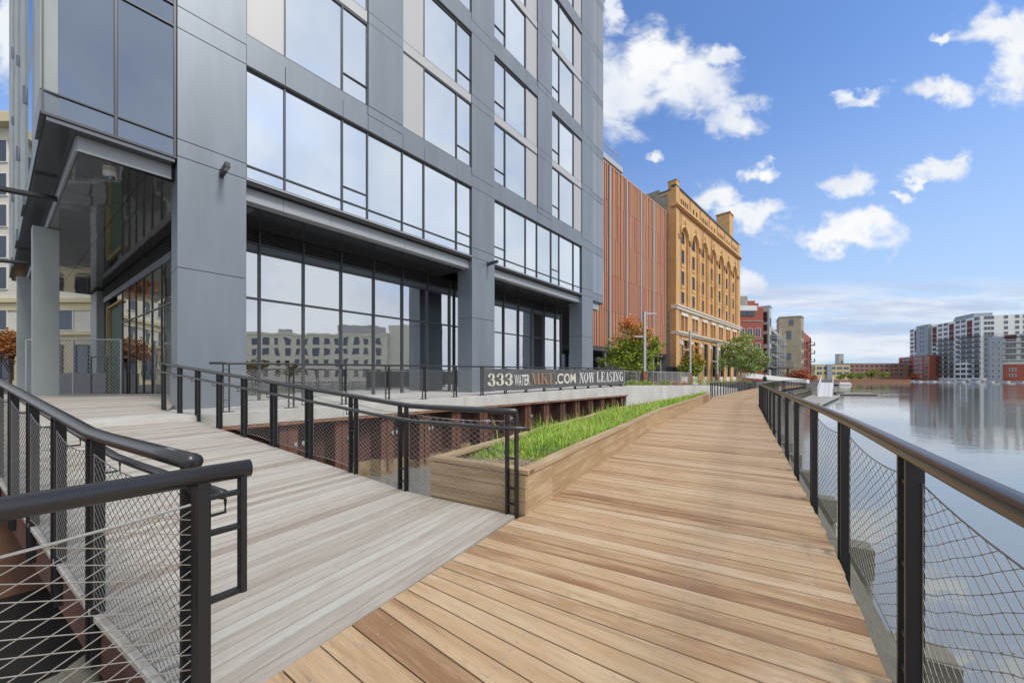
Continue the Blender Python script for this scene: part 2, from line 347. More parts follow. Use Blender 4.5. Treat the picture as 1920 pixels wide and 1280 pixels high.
g_var = [g_up, glass('coated_window_glass_b', (.78, .84, .88), refl=.86, rough=.015, inner=(.16, .19, .22), warp=.05, wscale=.5), glass('coated_window_glass_c', (.84, .89, .93), refl=.92, rough=.01, inner=(.08, .11, .15), warp=.045, wscale=.25), glass('coated_window_glass_d', (.76, .82, .88), refl=.84, rough=.02, inner=(.22, .24, .26), warp=.04, wscale=.6)]
g_dk = glass('dark_spandrel_glass', (.27, .31, .37), refl=.85, rough=.03, inner=(.06, .08, .10), warp=.10, wscale=.4)
g_far = glass('far_window_glass', (.16, .18, .21), refl=.6, rough=.06, inner=(.03, .035, .045))
g_tail = glass('corner_glass', (.55, .57, .60), refl=.35, rough=.04, inner=(.22, .25, .29), warp=.05, wscale=.4)
g_store = see_glass('storefront_glass', (.88, .91, .94), refl=.72)
g_pass = see_glass('passage_glass', (.72, .72, .70), refl=.86)
louv = mat('louver', (.07, .072, .075), rough=.5, metal=.2)
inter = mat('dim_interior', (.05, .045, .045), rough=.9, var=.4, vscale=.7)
curtain_m = mat('grey_dust_sheet', (.12, .12, .125), rough=.9)
greenp = mat('green_board', (.025, .085, .045), rough=.6, var=.1)
ply = mat('raw_plywood', (.50, .36, .16), rough=.8, var=.2)
grassm = mat('grass_blades', (.34, .49, .085), rough=.6, island=.38, hue=.025, spec=.2)
dryg = mat('dry_pink_grass', (.50, .34, .25), rough=.8, island=.3)
shrubm = mat('shrub_leaves', (.28, .38, .07), rough=.6, island=.4, hue=.02)
shrubd = mat('low_herb_leaves', (.09, .15, .06), rough=.6, island=.4)
soil = mat('planter_soil', (.30, .225, .15), rough=.95, var=.4, vscale=9, bump=.6, bscale=30)
bark = mat('bark', (.11, .09, .07), rough=.9, var=.3, vscale=8)
birch = mat('pale_bark', (.45, .43, .38), rough=.8, var=.4, vscale=6)

# ------------------------------------------------------------------ frames of the place
F = frame(0, 0, .651, .759)               # blue-grey tower: a along the facade, b = distance behind the eye line
T = frame(0, 0, .674, .739)               # terrace edge
RP = frame(.04, 3.56, -.865, .502)        # ramp: a up the ramp, b towards the viewer
def rz(s): return min(.80, max(0, .0845 * (s - 1.4)))
def tz(s): return .617 + .0126 * (s - 1.65)

# ------------------------------------------------------------------ water and ground
def water():
    m = bpy.data.materials.new('river_water'); m.use_nodes = True; t = m.node_tree; b = t.nodes['Principled BSDF']
    b.inputs['Base Color'].default_value = (.235, .245, .225, 1); b.inputs['Roughness'].default_value = .03; b.inputs['IOR'].default_value = 1.85
    tc = N(t, 'ShaderNodeTexCoord'); mp = N(t, 'ShaderNodeMapping'); mp.inputs['Scale'].default_value = (.55, 1.7, 1); mp.inputs['Rotation'].default_value = (0, 0, R(12))
    t.links.new(tc.outputs['Object'], mp.inputs[0])
    n = N(t, 'ShaderNodeTexNoise', i_Scale=1.6, i_Detail=4.0, i_Roughness=.55, i_Distortion=.3); t.links.new(mp.outputs[0], n.inputs[0])
    n2 = N(t, 'ShaderNodeTexNoise', i_Scale=.08, i_Detail=3.0); t.links.new(mp.outputs[0], n2.inputs[0])
    s = N(t, 'ShaderNodeMapRange'); s.inputs[1].default_value = .42; s.inputs[2].default_value = .62; s.inputs[3].default_value = .05; s.inputs[4].default_value = .22
    t.links.new(n2.outputs['Fac'], s.inputs[0])
    bp = N(t, 'ShaderNodeBump', i_Distance=.05); t.links.new(s.outputs[0], bp.inputs['Strength']); t.links.new(n.outputs['Fac'], bp.inputs['Height']); t.links.new(bp.outputs[0], b.inputs['Normal'])
    mb = MB(); mb.face([(-400, -400, -1.4), (2500, -400, -1.4), (2500, 3000, -1.4), (-400, 3000, -1.4)])
    tag(mb.build('water', m), kind='structure')
water()
street = mat('street_asphalt', (.12, .12, .12), rough=.9, var=.2, vscale=2)
paving = mat('quay_paving', (.40, .385, .36), rough=.9, var=.15, vscale=2)
mb = MB()
# land west of the river
bank = [T(-40, 10.3), T(20.9, 10.3), (16.8, 31.5), (26.5, 43.5), (40, 60), (62, 84), (100, 118), (150, 170), (190, 330), (190, 2500), (-1500, 2500), (-1500, -60)]
mb.prism(bank, -3, .46)
tag(mb.build('ground', street), kind='structure')
mb = MB()
mb.prism([(150, 312), (345, 312), (392, 256), (340, 244), (318, 232), (420, 120), (900, -300), (2400, -300), (2400, 2500), (150, 2500)], -3, -.35)
tag(mb.build('far_bank', paving), kind='structure')

# ------------------------------------------------------------------ timber decks
def board(mb, q, z, th=.03, zf=None, mi=0):
    """q: 4 plan corners, long edges 0-1 and 3-2; real board with thickness and its own UV patch"""
    ou, ov = random.uniform(0, 60), random.uniform(0, 60)
    L = math.dist(q[0], q[1]); W = math.dist(q[0], q[3])
    zz = [zf(*p) if zf else z for p in q]
    dz = random.uniform(-.0015, .0015)
    top = [(p[0], p[1], h + dz) for p, h in zip(q, zz)]; bot = [(p[0], p[1], h - th) for p, h in zip(q, zz)]
    uvt = [(ou, ov), (ou + L, ov), (ou + L, ov + W), (ou, ov + W)]
    uvs = [uvt, uvt] + [[(ou, ov), (ou + L, ov), (ou + L, ov + th), (ou, ov + th)]] * 4
    mb.mesh(bot + top, [(4, 5, 6, 7), (3, 2, 1, 0), (0, 1, 5, 4), (1, 2, 6, 5), (2, 3, 7, 6), (3, 0, 4, 7)], mi, uvs)
Lp = Path([Vector((x, y, 0)) for x, y in [(-2.9, -1.3), (-1.95, .15), (-1.25, 1.38), (-1.175, 1.50), (.04, 3.52)]] + smooth_path([Vector((x, y, 0)) for x, y in
      [(.15, 3.6), (.50, 4.2), (1.2, 5.4), (2.35, 7.3), (4.45, 10.8), (7.5, 15.3), (12.0, 22.1), (14.3, 26), (17.5, 30), (21.5, 35), (26, 40.5), (31.3, 47), (38, 54.5), (47, 64)]], .5))
Rp = Path(smooth_path([Vector((x, y, 0)) for x, y in
      [(-.6, -2.0), (.1, -.70), (.96, .572), (1.28, 1.05), (1.66, 1.60), (2.28, 2.50), (3.2, 3.91), (3.93, 5.08), (4.98, 6.72), (6.5, 9.15), (8.66, 12.55), (10.6, 15.6), (12.4, 18.4), (14.6, 21.4),
       (17.2, 24.7), (20.2, 28.5), (24, 33.3), (28.6, 38.8), (34, 45.2), (41.5, 53), (50, 62)]], .5))
def near(path, p):
    best, bd = 0, 1e9; k = 0.
    while k < path.L:
        d = (path.at(k).xy - Vector(p)).length
        if d < bd: best, bd = k, d
        k += .05
    return best
ctrl = [((-2.5, -.7), (.1, -.70)), ((-1.25, 1.38), (.70, .18)), ((-.79, 2.15), (1.05, .70)), ((-.46, 2.70), (1.6, 1.5)), ((-.05, 3.37), (2.05, 2.17)), ((1.15, 5.31), (3.24, 3.97)), ((2.35, 7.3), (4.5, 5.95)),
        ((7.5, 15.3), (9.5, 13.9)), ((14.3, 26), (16.4, 23.7)), ((21.5, 35), (23.7, 33.0)), ((31.3, 47), (33.6, 44.8)), ((47, 64), (49.5, 61.6))]
cs = [(near(Lp, a), near(Rp, b)) for a, b in ctrl]
mb = MB(); mb.prism([RP(-.4, 1.2), RP(2.2, .3), RP(7.0, .3), T(-.5, 9.7), T(-14, 9.7), (-12, -8), (-2.6, -2.5), (-1.25, 1.2)][::-1], -3, -1.30)  # near-black sheet over the water: shade below the ramp painted as colour
tag(mb.build('water_shade_sheet', mat('painted_water_shade', (.012, .010, .008), rough=.85, var=.4, vscale=2)), kind='structure')
def build_boardwalk():
    mb = MB(); scr = MB()
    Ls, Rs = [], []
    for (a0, b0), (a1, b1) in zip(cs, cs[1:]):
        n = max(1, round(((a1 - a0) + (b1 - b0)) / 2 / .142))
        for k in range(n): Ls.append(a0 + (a1 - a0) * k / n); Rs.append(b0 + (b1 - b0) * k / n)
    for i in range(len(Ls) - 1):
        l0, l1, r0, r1 = Lp.at(Ls[i]).xy, Lp.at(Ls[i + 1]).xy, Rp.at(Rs[i]).xy, Rp.at(Rs[i + 1]).xy
        g = .0075 + random.random() * .003 if l0.length < 25 else .006
        e = random.uniform(-.006, .01)
        dl = (l1 - l0).normalized() * g / 2; dr = (r1 - r0).normalized() * g / 2; ex = (r0 - l0).normalized() * e
        board(mb, [tuple(l0 + dl), tuple(r0 + dr + ex), tuple(r1 - dr + ex), tuple(l1 - dl)], 0)
        if i < 75:
            for f in (.08, .36, .64, .93):
                for q in (.25, .75):
                    p = l0.lerp(r0, f).lerp(l1.lerp(r1, f), q); mbs = .0058
                    scr.mesh([(p.x + mbs * math.cos(k * 1.047), p.y + mbs * math.sin(k * 1.047), .0022) for k in range(6)], [tuple(range(6))])
    o = tag(mb.build('boardwalk', warm_deck), kind='structure')
    part(scr, 'deck_screw', mat('screw_heads', (.55, .53, .50), rough=.4, metal=.5), o); bpy.data.objects['deck_screw']['kind'] = 'stuff'
    # dark substructure under the boards
    sub = MB(); n = 60; st = mat('dark_joists', (.03, .026, .022), rough=.9)
    L = [Lp.at(cs[0][0] + (cs[-1][0] - cs[0][0]) * k / n) for k in range(n + 1)]; Rr = [Rp.at(cs[0][1] + (cs[-1][1] - cs[0][1]) * k / n) for k in range(n + 1)]
    for i in range(n):
        a, b, c, d = L[i].lerp(Rr[i], .03), Rr[i].lerp(L[i], .03), Rr[i + 1].lerp(L[i + 1], .03), L[i + 1].lerp(Rr[i + 1], .03)
        sub.hexa([(p.x, p.y, -.35) for p in (a, b, c, d)] + [(p.x, p.y, -.045) for p in (a, b, c, d)])
    part(sub, 'joists', st, o)
build_boardwalk()
def clip(poly, pts):
    """clip polygon to convex ccw polygon"""
    out = list(poly)
    for i in range(len(pts)):
        a, b = pts[i], pts[(i + 1) % len(pts)]; res = []
        ins = lambda p: (b[0] - a[0]) * (p[1] - a[1]) - (b[1] - a[1]) * (p[0] - a[0]) >= 0
        for j in range(len(out)):
            p, q = out[j], out[(j + 1) % len(out)]; ip, iq = ins(p), ins(q)
            if ip != iq:
                d1 = (b[0] - a[0]) * (p[1] - a[1]) - (b[1] - a[1]) * (p[0] - a[0]); d2 = (b[0] - a[0]) * (q[1] - a[1]) - (b[1] - a[1]) * (q[0] - a[0])
                t = d1 / (d1 - d2); X = (p[0] + (q[0] - p[0]) * t, p[1] + (q[1] - p[1]) * t)
            if ip: res.append(p)
            if ip != iq: res.append(X)
        out = res
        if len(out) < 3: return []
    return out
def build_ramp():
    mb = MB()
    inv = lambda x, y: (x - .04) * -.865 + (y - 3.56) * .502
    # first board runs along the joint
    s = .012; first = True
    while s < 8.95:
        w = .096
        q = [RP(s, 2.50), RP(s, -.02), RP(s + w - .0075, -.02), RP(s + w - .0075, 2.50)]
        board(mb, q, 0, zf=lambda x, y: rz(inv(x, y)) + .002)
        s += w
    plat = [RP(s, 2.50), RP(s, -.12), (-8.25, 8.95), (-11.2, 12.5), (-19, 12.5), RP(17.2, 2.50)]
    area = sum(plat[i][0] * plat[(i + 1) % 6][1] - plat[(i + 1) % 6][0] * plat[i][1] for i in range(6))
    if area < 0: plat = plat[::-1]
    while s < 19:
        w = .096
        q = clip([RP(s, 2.6), RP(s, -6), RP(s + w - .0075, -6), RP(s + w - .0075, 2.6)], plat)
        if len(q) >= 3:
            ou, ov = random.uniform(0, 60), random.uniform(0, 60); n = len(q)
            uv = [((p[0] * -.502 + p[1] * -.865) + ou, inv(*p) + ov) for p in q]
            mb.mesh([(x, y, rz(inv(x, y)) + .002) for x, y in q] + [(x, y, rz(inv(x, y)) - .03) for x, y in q],
                    [tuple(range(n)), tuple(reversed(range(n, 2 * n)))] + [(i, n + i, n + (i + 1) % n, (i + 1) % n) for i in range(n)], 0, [uv, uv[::-1]] + [[uv[i]] * 4 for i in range(n)])
        s += w
    o = tag(mb.build('ramp', grey_deck), kind='structure')
    # steel edge channels and dark framing
    st = MB()
    for b0, b1 in ((2.44, 2.47), (.02, .05)):
        for k in range(12):
            s0, s1 = k * 1.4 + .05, (k + 1) * 1.4 + .05
            q = [RP(s0, b0), RP(s1, b0), RP(s1, b1), RP(s0, b1)]; zz = [rz(s0), rz(s1), rz(s1), rz(s0)]
            st.hexa([(p[0], p[1], h - .36) for p, h in zip(q, zz)] + [(p[0], p[1], h - .045) for p, h in zip(q, zz)])
    part(st, 'edge_beam', rust, o)
    jo = MB()
    for k in range(12):
        s0, s1 = k * 1.4 + .06, (k + 1) * 1.4 + .06; q = [RP(s0, 2.43), RP(s1, 2.43), RP(s1, .06), RP(s0, .06)]; zz = [rz(s0), rz(s1), rz(s1), rz(s0)]
        jo.hexa([(p[0], p[1], h - .20) for p, h in zip(q, zz)] + [(p[0], p[1], h - .04) for p, h in zip(q, zz)])
    part(jo, 'joists', bpy.data.materials['dark_joists'], o)
build_ramp()

# ------------------------------------------------------------------ railings
def net(mb, S, L, H, dx=.10, dz=.055, r=.0017, n=4):
    k = dz / dx
    for sgn in (1, -1):
        c = -H / k - dx
        while c < L + H / k + dx:
            pts = []
            # line t = c + sgn*h/k
            h0, h1 = 0, H
            t0, t1 = c, c + sgn * H / k
            lo, hi = 0., 1.
            for (a, b) in ((t0, t1),):
                d = b - a
                if d > 0: lo, hi = max(lo, (0 - a) / d), min(hi, (L - a) / d)
                else: lo, hi = max(lo, (L - a) / d), min(hi, (0 - a) / d)
            if hi - lo > .02:
                m = 6
                mb.tube([S(t0 + (t1 - t0) * (lo + (hi - lo) * j / m), H * (lo + (hi - lo) * j / m)) for j in range(m + 1)], r, n, cap=False)
            c += dx
def post_mb(P, t, nrm, z0, z1, rungs=(.10, .25, .55, .90), w=.055, th=.02, gap=.085, zref=0.):
    mb = MB()
    def B(a0, a1, b0, b1, c0, c1):
        q = [P + t * a + nrm * b for a, b in ((a0, b0), (a1, b0), (a1, b1), (a0, b1))]
        mb.hexa([(v.x, v.y, c0) for v in q] + [(v.x, v.y, c1) for v in q])
    B(-gap / 2 - th, -gap / 2, -w / 2, w / 2, z0, z1); B(gap / 2, gap / 2 + th, -w / 2, w / 2, z0, z1)
    for f in rungs: B(-gap / 2, gap / 2, -w / 2 + .008, w / 2 - .008, zref + f, zref + f + .012)
    return mb
def railing(name, label, path, stations, zoff=-.3, H=1.04, r=.032, side=1, off=.04, railmat=None, netmat=None, nets=None, hand=None, net_side=1, mesh=(.10, .055), netr=.0017, group=None, foot=False, ext=(0.1, 0.1), zbase=None, hand_ext=(0, 0), knots=0):
    p0 = path.at(stations[0]); root = thing(name, label, 'railing', (p0.x, p0.y, p0.z), group)
    npm = lambda d: (lambda t: Vector((-t.y, t.x, 0)) * side)(path.tan(d))    # points to the outside
    d0, d1 = stations[0] - ext[0], stations[-1] + ext[1]
    nn = max(2, int((d1 - d0) / .35)); top = MB(); pts = []
    for k in range(nn + 1):
        d = d0 + (d1 - d0) * k / nn; p = path.at(d) + npm(d) * off; pts.append((p.x, p.y, p.z + H - r))
    top.tube(pts, r, 16); o = part(top, 'top_rail', railmat or railm, root, smooth=True)
    for s in stations:
        p = path.at(s); n = npm(s); q = p + n * off; q.z = 0
        pm = post_mb(q, path.tan(s), n, p.z + zoff, p.z + H - 2 * r + .012, zref=p.z)
        if foot:
            for u in range(1):
                pl = [q + path.tan(s) * a + n * b for a, b in ((-.13, -.06), (.13, -.06), (.13, .06), (-.13, .06))]
                pm.hexa([(v.x, v.y, p.z + .001) for v in pl] + [(v.x, v.y, p.z + .014) for v in pl])
        part(pm, 'post', black, root)
    if nets is not None:
        for ni, (a, b) in enumerate(nets):
            s0, s1 = a, b; A = path.at(s0) + npm(s0) * (off + .02 * net_side); B = path.at(s1) + npm(s1) * (off + .02 * net_side); L = (B - A).xy.length
            sag = .035 if not knots else .055
            def S(t, h, A=A, B=B, L=L):
                P = A.lerp(B, t / L); sg = sag * 4 * (t / L) * (1 - t / L); hh = h / .86
                # zs = edge cables pulled inwards between posts
                z = .06 + sg * .5 + hh * (.86 - sg * 1.3)
                return (P.x, P.y, P.z + z + (.010 * math.sin(8 * t + 5 * h) + .006 * math.sin(19 * t)) * (1 if knots else .4) * math.sin(min(1, hh) * 3.1416))
            mb = MB(); net(mb, S, L, .86, mesh[0], mesh[1], netr)
            if ni < knots:
                dx_, dz_ = mesh; i0 = 0
                kk = dz_ / dx_; c0 = (-.86 / kk - dx_)
                for i in range(int((L + 2 * .86 / kk) / (dx_ / 2)) + 4):
                    for j in range(int(.86 / (dz_ / 2)) + 2):
                        if (i + j) % 2: continue
                        t_, h_ = c0 % dx_ + (i - 2) * dx_ / 2, j * dz_ / 2
                        if 0.01 < t_ < L - .01 and h_ < .86:
                            p = Vector(S(t_, h_)); q = Vector(S(min(L, t_ + .006), h_)); u = (q - p); w_ = Vector((0, 0, netr * 2.1)); n_ = Vector((-u.y, u.x, 0)).normalized() * netr * 2.1
                            mb.mesh([p - u, p + u, p + w_, p - w_, p + n_, p - n_], [(0, 2, 4), (2, 1, 4), (1, 3, 4), (3, 0, 4), (2, 0, 5), (1, 2, 5), (3, 1, 5), (0, 3, 5)])
            for h in (0, .86): mb.tube([S(L * k / 8, h) for k in range(9)], netr * 2.2, 5)
            for t_ in (0.01, L - .01): mb.tube([S(t_, 0), S(t_, .86)], .003, 5)
            part(mb, 'cable_mesh', netmat or cable, root)
    if hand:
        hh, ho = hand; hm = MB(); e0, e1 = hand_ext; pts = []
        d0, d1 = stations[0] - e0, stations[-1] + e1; nn = max(2, int((d1 - d0) / .35))
        for k in range(nn + 1):
            d = d0 + (d1 - d0) * k / nn; p = path.at(d) + npm(d) * (off - ho)
            if d < 0: p = p + path.tan(0.05) * d
            pts.append((p.x, p.y, p.z + hh))
        hm.tube(pts, .021, 12); part(hm, 'handrail', railmat or railm, root, smooth=True)
        for s in stations:
            p = path.at(s); n = npm(s); a = p + n * (off - .02); b = p + n * (off - ho)
            bm_ = MB(); bm_.tube([(a.x, a.y, p.z + hh - .07), (b.x, b.y, p.z + hh - .07), (b.x, b.y, p.z + hh - .015)], .007, 6); part(bm_, 'bracket', black, root)
    return root
# right-hand railing along the river
st = []; d = near(Rp, (1.50, 1.36)) - 1.5 + .27
while d < Rp.L - .5: st.append(d); d += 1.5
railing('river_railing', 'long black guard railing with bronze pipe top along the river side of the boardwalk', Rp, st, zoff=-.32, H=1.07, r=.036, side=-1, off=.05,
        railmat=bronze, netmat=darkcable, nets=[(a + .06, b - .06) for a, b in zip(st, st[1:]) if b < 26], net_side=1, mesh=(.11, .062), netr=.0014, knots=4)
# far left railing
dd = near(Lp, (13.2, 24.1)); st = []
while dd < near(Lp, (32.5, 48.2)): st.append(dd); dd += 1.15
railing('path_railing', 'distant black railing on the inland side of the boardwalk, past the end of the planter', Lp, st, zoff=-.2, H=1.02, r=.03, side=1, off=.05)
# ramp rails
rampR = Path([Vector((*RP(s, -.02), rz(s))) for s in [0, 1.4] + [1.4 + .5 * k for k in range(1, 17)]])
sR = [.06, 1.56, 2.48, 3.48, 4.44, 5.38, 6.30, 7.22, 8.08, 8.95]
railing('ramp_railing', 'black railing with light cable mesh on the planter side of the grey ramp', rampR, sR, zoff=-.05, H=1.05, side=-1, off=-.0,
        nets=[(a + .07, b - .07) for a, b in zip(sR, sR[1:])], hand=(.86, .10), hand_ext=(.2, .1), mesh=(.095, .06), netr=.0015, ext=(.05, .1))
rampL = Path([Vector((*RP(s, 2.48), rz(s))) for s in [0, 1.4] + [1.4 + .5 * k for k in range(1, 26)]])
sL = [.05 + .0, 1.40, 2.28, 3.16, 4.04, 4.92, 5.80, 6.68, 7.56, 8.44, 9.32, 10.2]
railing('ramp_railing', 'black railing with dense cable mesh on the near left side of the grey ramp', rampL, sL, zoff=-.30, H=1.05, side=1, off=.0, r=.034,
        nets=[(a + .07, b - .07) for a, b in zip(sL, sL[1:])], hand=(.86, .10), hand_ext=(-.02, .1), mesh=(.085, .05), netr=.0014, ext=(-.02, .1), knots=3, netmat=darkcable)
# foreground railing with the short ladder frame
def fore_rail():
    e = Vector((-.985, 1.372, 0)); dr = Vector((-.60, -.80, 0)).normalized()
    root = thing('boardwalk_railing', 'foreground black pipe railing end with short ladder frame at the bottom left', 'railing', (e.x, e.y, 0))
    n = Vector((-dr.y, dr.x, 0)); H = 1.045
    mb = MB(); mb.tube([e + Vector((0, 0, H - .032)), e + dr * 1.2 + Vector((0, 0, H - .032)), e + dr * 2.6 + Vector((0, 0, H - .032))], .032, 20); part(mb, 'top_rail', railm, root, smooth=True)
    def bar(a0, a1, w, z0, z1, mb):
        q = [e + dr * a + n * b for a, b in ((a0, -w), (a1, -w), (a1, w), (a0, w))]; mb.hexa([(v.x, v.y, z0) for v in q] + [(v.x, v.y, z1) for v in q])
    mb = MB(); bar(.125, .155, .022, -.3, H - .05, mb); part(mb, 'post', black, root)
    mb = MB(); bar(.015, .033, .022, .565, H - .05, mb)
    for z in (.565, .80, .925): bar(.033, .125, .016, z, z + .014, mb)
    part(mb, 'ladder_frame', black, root)
    mb = MB(); bar(1.65, 1.68, .022, -.3, H - .05, mb); bar(1.77, 1.80, .022, -.3, H - .05, mb); part(mb, 'post', black, root)
    def S(t, h):
        P = e + dr * (.17 + t); f = t / 1.46; sg = .05 * 4 * f * (1 - f); return (P.x + .0, P.y, .05 + h / .86 * (.87 - sg * 1.2) + sg * .4)
    mb = MB(); net(mb, S, 1.46, .86, .105, .05, .0016, 5)
    for h in (0, .86): mb.tube([S(1.46 * k / 10, h) for k in range(11)], .0045, 6)
    part(mb, 'cable_mesh', cable, root)
fore_rail()
# terrace railing
terr = Path([Vector((*T(s, 9.77), tz(s))) for s in [1.0 + .62 * k for k in range(33)]])
sT = [.65 + 1.24 * k for k in range(16)]
railing('terrace_railing', 'straight thin black railing with pale cable mesh along the concrete terrace, carrying the banner', terr, sT, zoff=0, H=1.07, r=.026, side=-1, off=0,
        nets=[(sT[i] + .06, sT[i + 1] - .06) for i in range(6)], mesh=(.11, .06), netr=.0022, foot=True, ext=(.28, .5))

# ------------------------------------------------------------------ terrace, sheet piles, wall
mb = MB()
ss = [1.0 - .0, 4, 8, 12, 16, 20.75]
for s0, s1 in zip([-.35] + ss[1:-1], ss[1:]):
    if s0 < 0: s0 = -.35
    a0, a1 = s0, s1
    q = [T(a0, 9.46), T(a1 - .006, 9.46), T(a1 - .006, 13.9), T(a0, 13.9)]; zz = [tz(a0), tz(a1), tz(a1), tz(a0)]
    mb.hexa([(p[0], p[1], .345) for p in q] + [(p[0], p[1], h) for p, h in zip(q, zz)])
tag(mb.build('terrace', conc, bevel=.006), kind='structure')
mb = MB()
q = [T(1.2, 13.88), T(27, 13.88), T(27, 24), T(1.2, 24)]
mb.prism(q, .3, .60); tag(mb.build('interior_floor', plinth_m), kind='structure')
def piles():
    root = thing('sheet_pile_wall', 'rust red corrugated steel sheet pile wall under the concrete terrace', 'retaining wall', (*T(0, 9.6), -1.4))
    per = 1.24; s = -12.4 + .11
    k = 0
    def strip(p0, p1, mb, z0, z1):
        a, b = T(*p0), T(*p1); mb.face([(a[0], a[1], z0), (b[0], b[1], z0), (b[0], b[1], z1), (a[0], a[1], z1)])
    while s < 20.4:
        m1, m2, m3 = MB(), MB(), MB()
        o0, o1 = 9.56, 9.94
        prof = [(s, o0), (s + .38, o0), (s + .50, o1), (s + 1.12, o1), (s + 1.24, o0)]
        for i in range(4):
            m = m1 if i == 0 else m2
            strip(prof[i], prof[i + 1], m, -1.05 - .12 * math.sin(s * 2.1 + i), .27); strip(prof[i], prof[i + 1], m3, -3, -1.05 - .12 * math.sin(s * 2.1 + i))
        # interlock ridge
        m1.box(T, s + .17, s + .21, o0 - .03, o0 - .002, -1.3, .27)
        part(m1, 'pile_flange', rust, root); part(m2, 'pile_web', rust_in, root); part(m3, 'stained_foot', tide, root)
        if -2.3 < s < 12:
            for c in (s + .33, s + .52):
                c_ = MB(); zc = -.22
                bb = o0 if c < s + .4 else o0 + .10
                c_.box(T, c - .03, c + .03, bb - .035, bb - .005, zc - .055, zc + .055); c_.box(T, c - .045, c + .01, bb - .07, bb - .03, zc - .03, zc + .02)
                part(c_, 'clip', MATS['galv'], root)
        s += per
    c = MB(); c.box(T, -12.4, 20.4, 9.42, 10.1, .275, .335); part(c, 'pile_cap', rustcap, root)
mat('galv', (.5, .51, .52), rough=.45, metal=.6)
piles()
def abutment():
    root = thing('steel_abutment', 'dark rust brown steel retaining panels under the left side of the grey ramp', 'retaining wall', (*T(-4, 7.5), -1.4))
    for k in range(12):
        mb = MB(); a = 1.6 - .95 * k; mb.box(T, a - .93, a, 7.5 + (.06 if k % 2 else 0), 9.3, -3, -.06); part(mb, 'panel', MATS.get('rust_mid') or mat('rust_mid', (.20, .10, .06), rough=.8, col2=(.11, .055, .035), var=.2, vscale=2), root)
    mb = MB(); mb.box(T, -9.5, 1.6, 7.44, 9.35, -.056, -.02); part(mb, 'cap', rustcap, root)
abutment()
# pale concrete wall beyond the piles, its bed and shrubs
wallp = smooth_path([Vector((*T(20.38, 9.50), .90)), Vector((9.2, 23.6, .86)), Vector((12.6, 26.8, .80)), Vector((16.3, 30.2, .73)), Vector((20.4, 34.6, .45)), Vector((24.5, 39.6, .2))], 1.0)
mb = MB()
for a, b in zip(wallp, wallp[1:]):
    t = (b - a).xy.normalized(); n = Vector((-t.y, t.x)) * .3
    q = [a.xy, b.xy - t * .004, b.xy - t * .004 + n, a.xy + n]; zz = [a.z, b.z, b.z, a.z]
    mb.hexa([(p.x, p.y, -3) for p in q] + [(p.x, p.y, h) for p, h in zip(q, zz)])
tag(mb.build('concrete_wall', concw), 'pale concrete retaining wall curving away beyond the rusted sheet piles', 'wall')
# bed of soil behind the wall
mb = MB(); pts = [(p.x - .35, p.y + .35) for p in wallp]; back = [(p.x - 4.2, p.y + 4.2) for p in wallp]
for i in range(len(pts) - 1):
    za, zb = wallp[i].z - .06, wallp[i + 1].z - .06
    mb.face([(*pts[i], za), (*pts[i + 1], zb), (*back[i + 1], .65), (*back[i], .65)])
tag(mb.build('planting_bed', soil), kind='structure')

